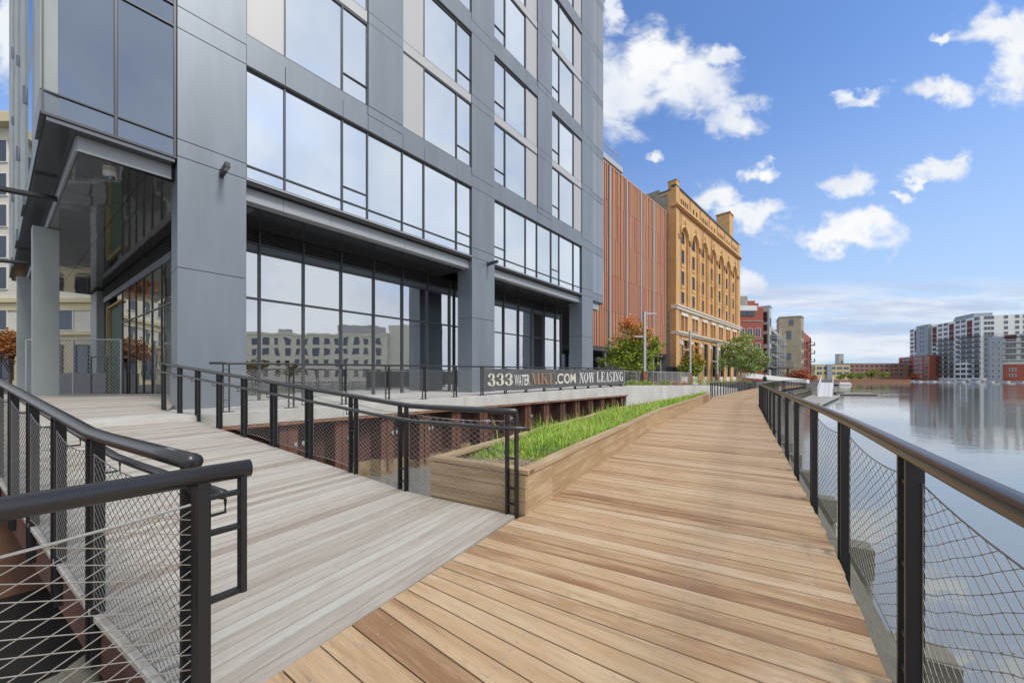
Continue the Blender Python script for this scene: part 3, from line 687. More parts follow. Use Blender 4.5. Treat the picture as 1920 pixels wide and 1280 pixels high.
# ------------------------------------------------------------------ planter
PL = frame(.147, 3.61, .515, .857)
def planter():
    root = thing('planter', 'long timber planter box of weathered tan boards full of bright grass beside the boardwalk', 'planter', (.15, 3.6, 0))
    inner = Path(smooth_path([Vector((x, y, 0)) for x, y in [(.15, 3.6), (.50, 4.2), (1.2, 5.4), (2.35, 7.3), (4.45, 10.8), (7.5, 15.3), (11.9, 21.9)]], .6))
    Wd = lambda d: 1.24 if d < 8 else max(.55, 1.24 - (d - 8) * .055)
    def off(d, o):
        p = inner.at(d); t = inner.tan(max(d, .06)); return Vector((p.x - t.y * o, p.y + t.x * o))
    def wall(o, name, z0=-.12, z1=.40, face=1):
        for r_ in range(3):
            mb = MB(); zz0 = z0 + (z1 - z0) / 3 * r_; zz1 = z0 + (z1 - z0) / 3 * (r_ + 1) - .004; d = 0 if r_ != 1 else -.0; k = 0
            seam = [0, .62] + [.62 + 2.9 * i for i in range(1, 9)]
            for s0, s1 in zip(seam, seam[1:]):
                s1 = min(s1, inner.L); 
                if s0 >= inner.L: break
                n = max(1, int((s1 - s0) / .6)); ou, ov = random.uniform(0, 50), random.uniform(0, 50)
                ring = []
                for j in range(n + 1):
                    dd = s0 + .002 + (s1 - s0 - .004) * j / n
                    oo = (lambda q: q if isinstance(q, float) else q(dd))(o); a, b = off(dd, oo), off(dd, oo + .035 * (1 if face > 0 else 1))
                    ring.append((a, b, dd))
                vs, fs, uv = [], [], []
                for a, b, dd in ring: vs += [(a.x, a.y, zz0), (b.x, b.y, zz0), (b.x, b.y, zz1), (a.x, a.y, zz1)]
                for j in range(n):
                    for e in range(4):
                        i0, i1 = j * 4 + e, j * 4 + (e + 1) % 4
                        fs.append((i0, i0 + 4, i1 + 4, i1)); h = .17
                        uv.append([(ou + ring[j][2], ov + (0 if e in (0, 3) else h)), (ou + ring[j + 1][2], ov), (ou + ring[j + 1][2], ov + h), (ou + ring[j][2], ov + h)] if e == 3 else
                                  [(ou + ring[j][2], ov), (ou + ring[j + 1][2], ov), (ou + ring[j + 1][2], ov + h), (ou + ring[j][2], ov + h)])
                fs += [(3, 2, 1, 0), tuple(n * 4 + i for i in range(4))]; uv += [[(ou, ov)] * 4] * 2
                mb.mesh(vs, fs, 0, uv)
            part(mb, name, box_wood, root)
    wall(0.0, 'side_board'); wall(lambda d: Wd(d) - .035, 'back_board')
    # front boards
    zz = [-.14, -.0, .135, .265, .395]
    for i in range(4):
        a, b = Vector(off(0, 0)), Vector(off(0, Wd(0))); t = (b - a).normalized(); n = Vector((t.y, -t.x)) * -1
        n = Vector((-t.y, t.x)); a2, b2 = a + t * .002, b - t * .002
        mb = MB(); ou, ov = random.uniform(0, 50), random.uniform(0, 50); L = (b - a).length; z0, z1 = zz[i], zz[i + 1] - .005
        q = [a2 - n * -.0, b2, b2 + n * .03, a2 + n * .03]
        mb.mesh([(p.x, p.y, z0) for p in q] + [(p.x, p.y, z1) for p in q], [(3, 2, 1, 0), (4, 5, 6, 7), (0, 1, 5, 4), (1, 2, 6, 5), (2, 3, 7, 6), (3, 0, 4, 7)], 0,
                [[(ou, ov), (ou + L, ov), (ou + L, ov + .14), (ou, ov + .14)]] * 6)
        part(mb, 'front_board', box_wood, root)
    # cap boards
    def cap(o0, o1, d0, d1, nm):
        mb = MB(); n = max(2, int((d1 - d0) / .6)); ou, ov = random.uniform(0, 50), random.uniform(0, 50); vs, fs, uv = [], [], []
        ds = [d0 + (d1 - d0) * j / n for j in range(n + 1)]
        for d in ds:
            f0 = o0(d) if callable(o0) else o0; f1 = o1(d) if callable(o1) else o1
            a, b = off(d, f0), off(d, f1); vs += [(a.x, a.y, .402), (b.x, b.y, .402), (b.x, b.y, .437), (a.x, a.y, .437)]
        for j in range(n):
            for e in range(4):
                i0, i1 = j * 4 + e, j * 4 + (e + 1) % 4; fs.append((i0, i0 + 4, i1 + 4, i1))
                uv.append([(ou + ds[j], ov), (ou + ds[j + 1], ov), (ou + ds[j + 1], ov + .12), (ou + ds[j], ov + .12)])
        fs += [(3, 2, 1, 0), tuple(n * 4 + i for i in range(4))]; uv += [[(ou, ov)] * 4] * 2
        mb.mesh(vs, fs, 0, uv); part(mb, nm, box_wood, root)
    cap(-.025, .115, -.0, inner.L, 'cap_board'); cap(lambda d: Wd(d) - .115, lambda d: Wd(d) + .025, 0, inner.L, 'cap_board')
    a, b = off(0, -.025), off(0, Wd(0) + .025); t = (b - a).normalized(); n = Vector((t.y, -t.x))
    if n.y > 0: n = -n
    mb = MB(); q = [a + n * .03, b + n * .03, b - n * .11, a - n * .11]; L = 1.3
    mb.mesh([(p.x, p.y, .404) for p in q] + [(p.x, p.y, .440) for p in q], [(3, 2, 1, 0), (4, 5, 6, 7), (0, 1, 5, 4), (1, 2, 6, 5), (2, 3, 7, 6), (3, 0, 4, 7)], 0, [[(3, 5), (3 + L, 5), (3 + L, 5.13), (3, 5.13)]] * 6)
    part(mb, 'cap_board', box_wood, root)
    # soil
    mb = MB(); n = 40; g = []
    for i in range(n + 1):
        d = .06 + (inner.L - .1) * i / n
        g.append([off(d, .08 + (Wd(d) - .16) * j / 6) for j in range(7)])
    for i in range(n):
        for j in range(6):
            q = [g[i][j], g[i + 1][j], g[i + 1][j + 1], g[i][j + 1]]
            mb.face([(p.x, p.y, .33 + .05 * noise.noise(Vector((p.x * 2, p.y * 2, 0)))) for p in q])
    part(mb, 'soil', soil, root)
    end = MB(); a, b = off(inner.L, 0), off(inner.L, Wd(inner.L)); end.tube([(a.x, a.y, .2), (b.x, b.y, .2)], .03, 4); part(end, 'end_board', box_wood, root)
    # grass
    def blades(mb, count, dfun, ofun, hfun, w=.005):
        for _ in range(count):
            d = dfun(); o = ofun(d); p = off(d, o); h = hfun(d, o)
            if h < .02: continue
            a = random.uniform(0, 6.283); lean = random.uniform(.05, .6) * h; ww = w * random.uniform(.6, 1.4)
            ax = Vector((math.cos(a), math.sin(a))); sd_ = Vector((-ax.y, ax.x)) * ww
            z0 = .32; m = p + ax * lean * .35; e = p + ax * lean
            mb.mesh([(p.x - sd_.x, p.y - sd_.y, z0), (p.x + sd_.x, p.y + sd_.y, z0), (m.x + sd_.x * .8, m.y + sd_.y * .8, z0 + h * .6), (m.x - sd_.x * .8, m.y - sd_.y * .8, z0 + h * .6), (e.x, e.y, z0 + h * random.uniform(.8, 1))],
                    [(0, 1, 2, 3), (3, 2, 4)])
    def hf(d, o):
        nz = noise.noise(Vector((d * .9, o * 1.8, 3))) * .5 + .5
        front = max(0, min(1, (d - .75 - (.5 - o) * .5) / .8))
        return (.07 + .30 * nz ** 1.5 + (.22 if random.random() < .025 else 0)) * front * random.uniform(.45, 1.3) * (1 if d < 9 else .75)
    mb = MB()
    blades(mb, 19000, lambda: random.uniform(.6, 7), lambda d: random.uniform(.12, Wd(d) - .1), hf, .0045)
    blades(mb, 21000, lambda: random.uniform(6.5, inner.L), lambda d: random.uniform(.1, Wd(d) - .08), lambda d, o: hf(d, o) * .9, .010)
    tag(mb.build('grass', grassm), 'bright green long grass filling the timber planter', 'grass', kind='stuff')
    mb = MB(); blades(mb, 700, lambda: random.uniform(.5, 9), lambda d: random.uniform(.1, Wd(d) - .1), lambda d, o: hf(d, o) * 1.15 + .03, .004)
    tag(mb.build('dry_grass', mat('straw', (.50, .42, .22), rough=.8, island=.25)), 'thin straw coloured dead stems scattered through the planter grass', 'grass', kind='stuff')
    mb = MB()
    for _ in range(420):
        d = random.uniform(.15, 1.7); o = random.uniform(.15, Wd(d) - .15)
        if noise.noise(Vector((d * 3, o * 3, 9))) < .02: continue
        p = off(d, o); z = .34 + random.random() * .06
        for k in range(7):
            a = random.uniform(0, 6.28); r_ = random.uniform(.01, .05); c = Vector((p.x + math.cos(a) * r_, p.y + math.sin(a) * r_, z + random.random() * .05)); s = random.uniform(.008, .02)
            u = Vector((random.uniform(-1, 1), random.uniform(-1, 1), random.uniform(-.4, .6))).normalized() * s; v = u.cross(Vector((random.uniform(-.5, .5), random.uniform(-.5, .5), 1))).normalized() * s * .5
            mb.face([c - u, c + v, c + u, c - v])
    tag(mb.build('weeds', shrubd), 'sparse low weeds on the bare soil at the near end of the timber planter', 'weeds', kind='stuff')
planter()

# ------------------------------------------------------------------ the blue-grey tower
D0 = 11.33; DS = 13.66; ZT = 37.0
def tower():
    root = thing('office_tower', 'tall blue-grey panelled building with mirrored windows that fills the upper left', 'building', (*F(10, 16), .6))
    P = lambda mb, nm, m, **k: part(mb, nm, m, root, **k)
    W = frame(*F(-.55, D0), -.819, .574)          # end wall, a away along the wall, b to the left/outside
    # dark core behind everything
    mb = MB(); c0 = F(-.40, D0 + .30); c1 = F(22.6, D0 + .30); c2 = F(22.6, 31); c3 = W(20.4, -.3)
    mb.prism([c0, c1, c2, c3], 6.46, ZT - .2); P(mb, 'core', frame_m)
    # columns (full height) with seams as separate panels
    zsp = []
    base = 9.42
    while base < ZT: zsp.append(base); base += 6.53
    def seams():
        z = [.60, 3.90, 6.46, 6.86]
        for b in zsp: z += [b, b + .50, b + 3.52, b + 3.88]
        return [q for q in sorted(z) if q < ZT] + [ZT]
    for (a0, a1) in ((1.37, 2.69), (10.62, 12.0), (19.82, 21.2)):
        mb = MB(); zs = seams()
        for z0, z1 in zip(zs, zs[1:]):
            d1 = D0 + .92 if z1 < 6.9 else D0 + .4
            mb.box(F, a0, a1, D0, d1, z0 + (.008 if z0 > .7 else 0), z1 - .008)
        P(mb, 'column', panel, bevel=.004)
        mb = MB(); mb.box(F, a0 + .02, a1 - .02, D0 + .02, D0 + .38, .6, ZT - .1); P(mb, 'column_joint', gasket)
        mb = MB(); mb.box(F, a0 - .02, a1 + .02, D0 - .02, D0 + .94, .45, .60 + .82 if a0 < 5 else .75)
        if a0 < 5: P(mb, 'plinth', panel)
    # storey bands over bays
    bays = [(2.69, 10.62, False), (12.0, 19.82, True)]
    fr_t = .05
    def win(nm, panes, z0, z1, vent=(), sill=None, glassm=g_up):
        """panes: list of (a0,a1,kind)"""
        mb = MB(); A0, A1 = panes[0][0], panes[-1][1]
        for a in [A0] + [p[1] for p in panes]:
            mb.box(F, a - .022, a + .022, D0 + .04, D0 + .14, z0, z1)
        mb.box(F, A0, A1, D0 + .045, D0 + .13, z0, z0 + .035); mb.box(F, A0, A1, D0 + .045, D0 + .13, z1 - .07, z1)
        if sill: mb.box(F, A0, A1, D0 + .05, D0 + .13, sill - .02, sill + .02)
        for (a0, a1, zv) in vent: mb.box(F, a0, a1, D0 + .05, D0 + .13, zv - .018, zv + .018)
        fr = P(mb, 'window', frame_m)
        for a0, a1, kd in panes:
            g = MB(); dd = random.uniform(-.004, .004) ; e = random.uniform(-.004, .004)
            q = [F(a0 + .02, D0 + .09 + dd), F(a1 - .02, D0 + .09 - dd)]
            if kd == 'p':
                g.box(F, a0 + .02, a1 - .02, D0 + .055, D0 + .12, z0 + .03, z1 - .03); g.build('infill_panel', lightpan, fr)
            else:
                g.face([(q[0][0], q[0][1], z0 + .02), (q[1][0], q[1][1], z0 + .02), (q[1][0] + e, q[1][1], z1 - .03), (q[0][0] + e, q[0][1], z1 - .03)]); g.build('pane', random.choice(g_var), fr)
    for (b0, b1, mir) in bays:
        wdt = [.9, 1.6, .82, 1.3, .9, 1.6]; 
        if not mir: xs = [b0, b0 + .90, b0 + 2.49, b0 + 3.31, b0 + 4.61, b0 + 5.53, b0 + 7.12, b1]
        else: xs = [b0, b0 + .78, b0 + 2.32, b0 + 3.27, b0 + 4.57, b0 + 5.36, b0 + 6.90, b1]
        vent_i = (2, 6) if not mir else (0, 4)
        # first row
        win('w', [(xs[i], xs[i + 1], 'g') for i in range(7)], 6.50, 9.42, vent=[(xs[i], xs[i + 1], 7.31) for i in vent_i], sill=6.86)
        for b in zsp:
            # double spandrel
            mb = MB(); cuts = xs
            for a0, a1 in zip(cuts, cuts[1:]):
                mb.box(F, a0 + .006, a1 - .006, D0 + .004, D0 + .3, b, b + .505)
            mb.box(F, b0 + .004, xs[3] - .004, D0 + .03, D0 + .3, b + .52, b + .80); mb.box(F, xs[3] + .004, xs[4] - .004, D0 + .0, D0 + .3, b + .52, b + .80); mb.box(F, xs[4] + .004, b1 - .004, D0 + .03, D0 + .3, b + .52, b + .80)
            P(mb, 'spandrel', panel, bevel=.004)
            mb = MB(); mb.box(F, b0, b1, D0 + .05, D0 + .28, b + .004, b + .79); mb.box(F, b0, b1, D0 + .012, D0 + .29, b - .06, b - .002); P(mb, 'shadow_gap', gasket)
            # pier
            mb = MB(); zp = [b + .81, b + 3.52, b + 3.88, min(b + 6.53, ZT)]
            for z0, z1 in zip(zp, zp[1:]):
                if z1 > z0: mb.box(F, xs[3] + .012, xs[4] - .004, D0 - .01, D0 + .3, z0 + .004, z1 - .008)
            P(mb, 'pier', panel, bevel=.004)
            mb = MB(); mb.box(F, xs[3] + .03, xs[4] - .03, D0 + .02, D0 + .28, b + .8, min(b + 6.5, ZT - .1)); P(mb, 'pier_joint', gasket)
            for half in (0, 4):
                seg = xs[half:half + 4]; pi = 0 if not mir else 2
                for (z0, z1) in ((b + .80, b + 3.53), (b + 3.87, b + 6.53 - .06)):
                    if z0 > ZT - 1: continue
                    vi = 2 if not mir else 0
                    win('w', [(seg[i], seg[i + 1], 'p' if i == pi else 'g') for i in range(3)], z0, min(z1, ZT), vent=[(seg[vi], seg[vi + 1], z0 + .62)])
                mb = MB(); mb.box(F, seg[0] + .02, seg[3] - .02, D0 + .03, D0 + .3, b + 3.53, b + 3.87)
                if b + 3.9 < ZT: P(mb, 'floor_band', lightpan)
        # fascia and soffit of the recessed ground floor
        mb = MB(); js = [b0 - .2] + [b0 + .91 + 1.296 * k for k in range(6)] + [b1 + .0]
        for a0, a1 in zip(js, js[1:]): mb.box(F, max(a0, b0) + .004, a1 - .004, D0 + .20, D0 + .5, 6.0, 6.34)
        P(mb, 'fascia', fascia_m)
        mb = MB(); mb.box(F, b0, b1, D0 + .02, D0 + .55, 6.345, 6.50); P(mb, 'fascia_gap', gasket)
        mb = MB(); mb.box(F, b0, b1, D0 + .0, D0 + .06, 6.455, 6.50); P(mb, 'drip_edge', fascia_m)
        mb = MB()
        for a0, a1 in zip(js, js[1:]):
            mb.box(F, max(a0, b0) + .004, a1 - .004, D0 + .504, DS - .004, 6.004, 6.06)
        P(mb, 'soffit', soff_d)
    # tail corner bay
    mb = MB(); zs = [6.35, 6.85] + [q for b in zsp for q in (b, b + .5, b + 3.52, b + 3.88)] + [ZT]; zs = [z for z in zs if z <= ZT]
    pm = MB(); gm = MB()
    for i, (z0, z1) in enumerate(zip(zs, zs[1:])):
        for a0, a1 in ((21.2, 21.95), (21.95, 22.75)):
            (gm if z1 - z0 > .6 else pm).box(F, a0 + .015, a1 - .015, D0 + .05, D0 + .4, z0 + .015, z1 - .015)
    P(gm, 'corner_glazing', g_tail); P(pm, 'corner_panel', panel); mb.box(F, 21.2, 22.74, D0 + .07, D0 + .38, 6.3, ZT - .1); P(mb, 'corner_frame', frame_m)
    mb = MB(); mb.box(F, 21.2, 22.4, D0 + .2, D0 + .9, 5.86, 6.3); P(mb, 'fascia', fascia_m)
    # left corner bay over the passage
    zs = [6.43, 6.86] + [q for b in zsp for q in (b, b + .5, b + 3.52, b + 3.88)] + [ZT]
    mb = MB(); fm = MB()
    for z0, z1 in zip(zs, zs[1:]):
        for a0, a1 in ((-.55, .41), (.41, 1.35)):
            g = MB(); d_ = random.uniform(-.003, .003); q = [F(a0 + .03, D0 + .05 + d_), F(a1 - .03, D0 + .05 - d_)]
            mb.face([(q[0][0], q[0][1], z0 + .02), (q[1][0], q[1][1], z0 + .02), (q[1][0], q[1][1], z1 - .02), (q[0][0], q[0][1], z1 - .02)])
        fm.box(F, -.55, 1.35, D0 + .01, D0 + .08, z0 - .014, z0 + .014)
    for a in (-.55, .41, 1.33): fm.box(F, a - .022 if a > 0 else a, a + .022, D0 + .005, D0 + .1, 6.42, ZT)
    fm.box(F, -.56, 1.36, D0 - .01, D0 + .1, 6.385, 6.43)
    P(mb, 'corner_glazing', g_dk); P(fm, 'corner_frame', frame_m)
    # end wall
    g = MB(); dk = MB(); ends = []
    for a0, a1, kd in ((.02, 1.1, 'l'), (1.1, 1.5, 'l'), (1.5, 3.6, 'd'), (3.6, 6.6, 'g'), (6.6, 8.0, 'l'), (8.0, 11.5, 'g'), (11.5, 13, 'l'), (13, 17, 'g'), (17, 20.4, 'l')):
        mb = MB()
        for z0, z1 in zip(zs, zs[1:]):
            tgt = {'l': mb, 'd': dk, 'g': g}[kd]
            if z1 - z0 < .6: tgt = dk
            tgt.box(W, a0 + .01, a1 - .01, -.28, .02 if kd == 'l' else -.03, z0 + .01, z1 - .01)
        if mb.f: P(mb, 'end_panel', colgrey)
    P(g, 'end_glazing', g_up); P(dk, 'end_spandrel', panel_s)
    # outer soffit and inset drop edge
    mb = MB(); mb.prism([F(-.5, D0 + .03), F(1.33, D0 + .03), F(1.33, D0 + .5), W(20.3, -2.4), W(20.3, -.05)][::1], 6.30, 6.42); P(mb, 'outer_soffit', soff_d)
    inn = [F(-.12, D0 + .30), F(1.30, D0 + .30), F(1.30, D0 + .34), F(-.10, D0 + .34)]
    mb = MB(); mb.prism(inn, 6.0, 6.3); 
    W2 = frame(*F(-.14, D0 + .30), -.819, .574)
    P(mb, 'fascia', fascia_m)
    mb = MB(); mb.box(W2, 0.04, 19.5, -.04, 0, 6.0, 6.3); P(mb, 'fascia', fascia_m)
    # polished ceiling panels of the passage
    a_far = 19.5; mb = MB(); gp = MB(); k = 0
    WP = frame(-11.3 + .819 * 2.8, 12.1 - .574 * 2.8, -.819, .574)      # passage storefront line, b>0 towards the street side
    t = 0.06
    gp.prism([F(-.1, D0 + .35), F(2.6, D0 + .35), F(2.6, DS + .3), WP(17, -.2), W2(19.4, -.05)], 6.045, 6.3)
    while t < 19:
        for b0, b1 in ((-1.05, -.05), (-3.2, -1.06)):
            q = [W2(t + .006, b0), W2(t + 1.29, b0), W2(t + 1.29, b1), W2(t + .006, b1)]
            mb.prism(q if (q[1][0] - q[0][0]) * (q[2][1] - q[0][1]) - (q[1][1] - q[0][1]) * (q[2][0] - q[0][0]) > 0 else q[::-1], 6.0, 6.04)
        t += 1.3
    P(mb, 'polished_ceiling', soff); P(gp, 'ceiling_void', gasket)
    # street-side columns of the passage
    for (cx, cy, wd) in ((-14.62, 11.45, .52), (-22.7, 17.0, .42)):
        C = frame(cx, cy, -.819, .574); mb = MB(); mb.box(C, -wd * .5, wd * .5, -wd / 2, wd / 2, .4, 5.99); P(mb, 'column', colgrey, bevel=.01)
    # storefront on the river side
    levels = [.62, 3.84, 5.31]
    for (b0, b1, mir) in ((2.1, 11.6, 0), (11.6, 21.0, 1)):
        ms = [3.58 + 1.288 * k for k in range(-1, 14)]; ms = [m for m in ms if b0 - .01 <= m <= b1]
        if ms[0] > b0 + .05: ms = [b0] + ms
        ms += [b1]
        fr = MB()
        for a in ms: fr.box(F, a - .028, a + .028, DS - .09, DS + .09, .6, 5.98)
        for z in (.62, 3.84, 5.31, 5.56): fr.box(F, b0, b1, DS - .07, DS + .07, z - .028, z + .028)
        sf = P(fr, 'storefront', frame_m)
        for a0, a1 in zip(ms, ms[1:]):
            for z0, z1 in ((.65, 3.81), (3.87, 5.28)):
                g = MB(); e = random.uniform(-.003, .003)
                q = [F(a0 + .03, DS + e), F(a1 - .03, DS - e)]; g.face([(*q[0], z0), (*q[1], z0), (*q[1], z1), (*q[0], z1)]); g.build('pane', g_store, sf)
        hd = MB(); hd.box(F, b0, b1, DS - .03, DS + .05, 5.34, 5.53); hd.build('head_panel', panel_s, sf)
        lv = MB()
        for z in (5.60, 5.67, 5.74, 5.81, 5.88, 5.95): lv.box(F, b0, b1, DS - .05, DS + .02, z, z + .022)
        lv.build('louver', louv, sf); lb = MB(); lb.box(F, b0, b1, DS + .06, DS + .08, 5.56, 5.99); lb.build('louver_back', gasket, sf)
        kb = MB(); kb.box(F, b0, b1, DS - .10, DS - .07, .60, 1.0)
    # dim interior shell
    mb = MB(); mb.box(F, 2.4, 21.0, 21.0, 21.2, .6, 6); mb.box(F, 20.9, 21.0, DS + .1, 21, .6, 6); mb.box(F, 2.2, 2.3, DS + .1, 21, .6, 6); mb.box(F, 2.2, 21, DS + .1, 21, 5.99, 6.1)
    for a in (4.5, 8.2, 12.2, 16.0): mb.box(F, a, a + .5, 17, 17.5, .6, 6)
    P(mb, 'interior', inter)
    mb = MB(); 
    for (a0, a1) in ((8.05, 9.6), (13.9, 15.2)):
        n = 14
        for i in range(n):
            t0, t1 = i / n, (i + 1) / n; w0, w1 = .05 * math.sin(i * 1.7), .05 * math.sin((i + 1) * 1.7); z0 = 2.75 - .25 * math.sin(t0 * 3.14); z1 = 2.75 - .25 * math.sin(t1 * 3.14)
            p, q = F(a0 + (a1 - a0) * t0, DS + .35 + w0), F(a0 + (a1 - a0) * t1, DS + .35 + w1)
            mb.face([(*p, .62), (*q, .62), (*q, z1), (*p, z0)])
    P(mb, 'dust_sheet', curtain_m, smooth=True)
    # passage storefront
    fr = MB(); zb, zt = .46, 5.31
    ms = [0, 1.3, 2.6, 3.9, 5.2, 6.5, 7.9]
    mss = [m + 2.6 for m in ms]
    for a in mss + [13.8, 16.5]: fr.box(WP, a - .022, a + .022, -.01, .03, zb, 5.5)
    fr.box(WP, 2.6, 16.5, -.07, .07, zb, zb + .12); fr.box(WP, 2.6, 10.4, -.01, .03, 3.8, 3.84)
    sf = P(fr, 'storefront', frame_m); hd = MB(); hd.box(WP, 2.6, 16.5, -.05, .05, 5.25, 5.5); hd.build('head_panel', panel, sf)
    for a0, a1 in zip(mss, mss[1:]):
        g = MB(); q = [WP(a0 + .03, 0), WP(a1 - .03, 0)]; g.face([(*q[0], zb), (*q[1], zb), (*q[1], 5.25), (*q[0], 5.25)]); g.build('pane', g_pass, sf)
    lv = MB()
    for z in (5.56, 5.66, 5.76, 5.86): lv.box(WP, 2.6, 16.5, -.02, .06, z, z + .03)
    lv.build('louver', louv, sf); lb = MB(); lb.box(WP, 2.6, 16.5, -.10, -.08, 5.5, 5.99); lb.build('louver_back', gasket, sf)
    d = MB(); d.box(WP, 10.6, 13.5, -.10, -.02, zb, 4.75); P(d, 'boarded_door', greenp)
    d = MB(); d.box(WP, 13.5, 13.62, -.16, .12, zb, 4.85); d.box(WP, 10.5, 13.6, -.02, .1, 4.76, 4.86); P(d, 'door_frame', ply)
    d = MB(); d.box(WP, 13.64, 15.3, -.14, -.02, zb, 5.2); P(d, 'dark_door', gasket)
    d = MB(); d.box(WP, 15.35, 17.3, -.5, .25, zb, 5.9); P(d, 'column', colgrey)
    d = MB(); d.box(WP, 2.6, 16.5, -8, -7.8, zb, 6.0); P(d, 'inner_wall', inter)
    # canopy outriggers on the end wall
    d = MB()
    a = W2(3.6, 0); d.tube([(a[0], a[1], 6.0), (a[0] - 3.2, a[1] - 2.2, 6.05)], .07, 4); P(d, 'canopy_arm', black); d = MB()
    a = W2(13, 0); d.tube([(a[0], a[1], 6.02), (a[0] - 4, a[1] - 1.5, 6.02)], .07, 4)
    P(d, 'canopy_arm', black)
    d = MB(); p0 = px(0, 155, 0); 
    d.tube([W(.5, .05) + (12.6,), (W(.5, .05)[0] - 1.6, W(.5, .05)[1] - 1.1, 6.05)], .018, 6); P(d, 'tie_rod', frame_m)
tower()
# small fittings
def lamp_arm(label, a, z, g):
    root = thing('wall_light', label, 'light', (*F(a, D0), z), g)
    p = F(a, D0); m = MB(); m.box(F, a - .04, a + .04, D0 - .03, D0 - .002, z - .10, z + .10); part(m, 'mounting_plate', frame_m, root)
    m = MB(); m.box(F, a - .05, a + .05, D0 - .62, D0 - .03, z - .06, z + .06); part(m, 'housing', mat('lamp_black%d' % int(a), (.06, .06, .06), rough=.5), root, bevel=.006)
    m = MB(); m.box(F, a - .035, a + .035, D0 - .60, D0 - .4, z - .066, z - .061); part(m, 'lens', lightpan, root)
lamp_arm('boxy black light arm fixed high on the large left blue-grey column', 2.18, 6.38, 'boxy light arms on the tower columns')
lamp_arm('boxy black light arm sticking out of the second blue-grey column, above the banner end', 11.55, 6.36, 'boxy light arms on the tower columns')
root = thing('security_camera', 'white dome security camera hanging under the polished ceiling of the passage', 'camera', (*F(.35, D0 + .95), 6.0))
def dome(c, r, z0, mb, n=14, m=6, sq=1.0):
    vs = []; 
    for j in range(m + 1):
        ph = j / m * math.pi / 2
        for k in range(n): vs.append((c[0] + r * math.cos(ph) * math.cos(6.2832 * k / n), c[1] + r * math.cos(ph) * math.sin(6.2832 * k / n), z0 - r * sq * math.sin(ph)))
    fs = [(j * n + k, (j + 1) * n + k, (j + 1) * n + (k + 1) % n, j * n + (k + 1) % n) for j in range(m) for k in range(n)]
    mb.mesh(vs, fs)
c = F(.35, D0 + .95); m = MB(); m.tube([(*c, 6.0), (*c, 5.90)], .11, 16); part(m, 'housing', mat('white_plastic', (.75, .75, .72), rough=.4), root, smooth=False)
m = MB(); dome(c, .085, 5.90, m); part(m, 'lens_dome', g_dk, root, smooth=True)

# ------------------------------------------------------------------ banner with its lettering
def ring(cx, cy, rx, ry, ix, iy, a0, a1, n=24):
    out = []
    for k in range(n):
        t0, t1 = R(a0 + (a1 - a0) * k / n), R(a0 + (a1 - a0) * (k + 1) / n)
        out.append([(cx + ix * math.cos(t0), cy + iy * math.sin(t0)), (cx + rx * math.cos(t0), cy + ry * math.sin(t0)), (cx + rx * math.cos(t1), cy + ry * math.sin(t1)), (cx + ix * math.cos(t1), cy + iy * math.sin(t1))])
    return out
def rect(x0, y0, x1, y1): return [[(x0, y0), (x1, y0), (x1, y1), (x0, y1)]]
def sl(x0, x1, w, y0=0, y1=1): return [[(x0, y0), (x0 + w, y0), (x1 + w, y1), (x1, y1)]]   # slanted stem
SER = .06
def serif_glyphs():
    g = {}
    s = lambda x0, x1, y: rect(x0, 0 if y == 0 else 1 - SER, x1, SER if y == 0 else 1)
    g['N'] = (sl(.12, .12, .09) + sl(.74, .74, .09) + sl(.66, .10, .24) + s(0, .32, 0) + s(0, .26, 1) + s(.62, .98, 1), 1.0)
    g['O'] = (ring(.42, .5, .42, .52, .17, .46, 0, 360), .84)
    g['W'] = (sl(.26, .08, .22) + sl(.34, .56, .07) + sl(.72, .54, .22) + sl(.82, 1.04, .07) + s(0, .40, 1) + s(.46, .86, 1) + s(.94, 1.22, 1), 1.22)
    g['L'] = (rect(.12, 0, .36, 1) + s(0, .5, 1) + s(0, .78, 0) + [[(.60, 0), (.78, 0), (.78, .34), (.73, .34)]], .8)
    g['E'] = (rect(.12, 0, .36, 1) + s(0, .76, 1) + s(0, .78, 0) + [[(.60, 0), (.78, 0), (.78, .32), (.73, .32)], [(.73, .7), (.76, .7), (.76, 1), (.60, 1)]] + rect(.36, .48, .56, .54) + rect(.54, .36, .59, .66), .8)
    g['A'] = (sl(.08, .40, .07) + sl(.62, .36, .25) + rect(.2, .28, .66, .34) + s(0, .26, 0) + s(.52, .98, 0), .96)
    g['S'] = (ring(.34, .73, .30, .28, .13, .21, 30, 270, 14) + ring(.34, .27, .32, .28, .12, .21, -150, 90, 14) + rect(.57, .68, .62, 1) + rect(.02, 0, .07, .34), .68)
    g['I'] = (rect(.12, 0, .36, 1) + s(0, .48, 0) + s(0, .48, 1), .48)
    g['G'] = (ring(.42, .5, .42, .52, .17, .46, 45, 325) + rect(.58, .02, .80, .42) + rect(.48, .40, .92, .46) + rect(.72, .66, .77, 1), .92)
    g['M'] = (sl(.12, .12, .07) + sl(.46, .16, .24) + sl(.52, .82, .07) + rect(.86, 0, 1.1, 1) + s(0, .30, 0) + s(0, .34, 1) + s(.74, 1.22, 0) + s(.82, 1.22, 1), 1.22)
    g['K'] = (rect(.12, 0, .36, 1) + s(0, .48, 0) + s(0, .48, 1) + sl(.34, .74, .07, .38, 1) + sl(.66, .40, .26, 0, .62) + s(.58, 1.0, 0) + s(.62, .94, 1), 1.0)
    def disc(x, y, r): return [[(x + r * math.cos(R(a)), y + r * 1.0 * math.sin(R(a))) for a in range(0, 360, 30)]]
    g['3'] = (ring(.36, .74, .31, .27, .09, .22, -95, 150, 16) + ring(.36, .28, .36, .29, .10, .23, -150, 95, 16) + disc(.14, .79, .10) + disc(.13, .22, .12) + rect(.22, .485, .42, .54), .76)
    return g
GL = serif_glyphs()
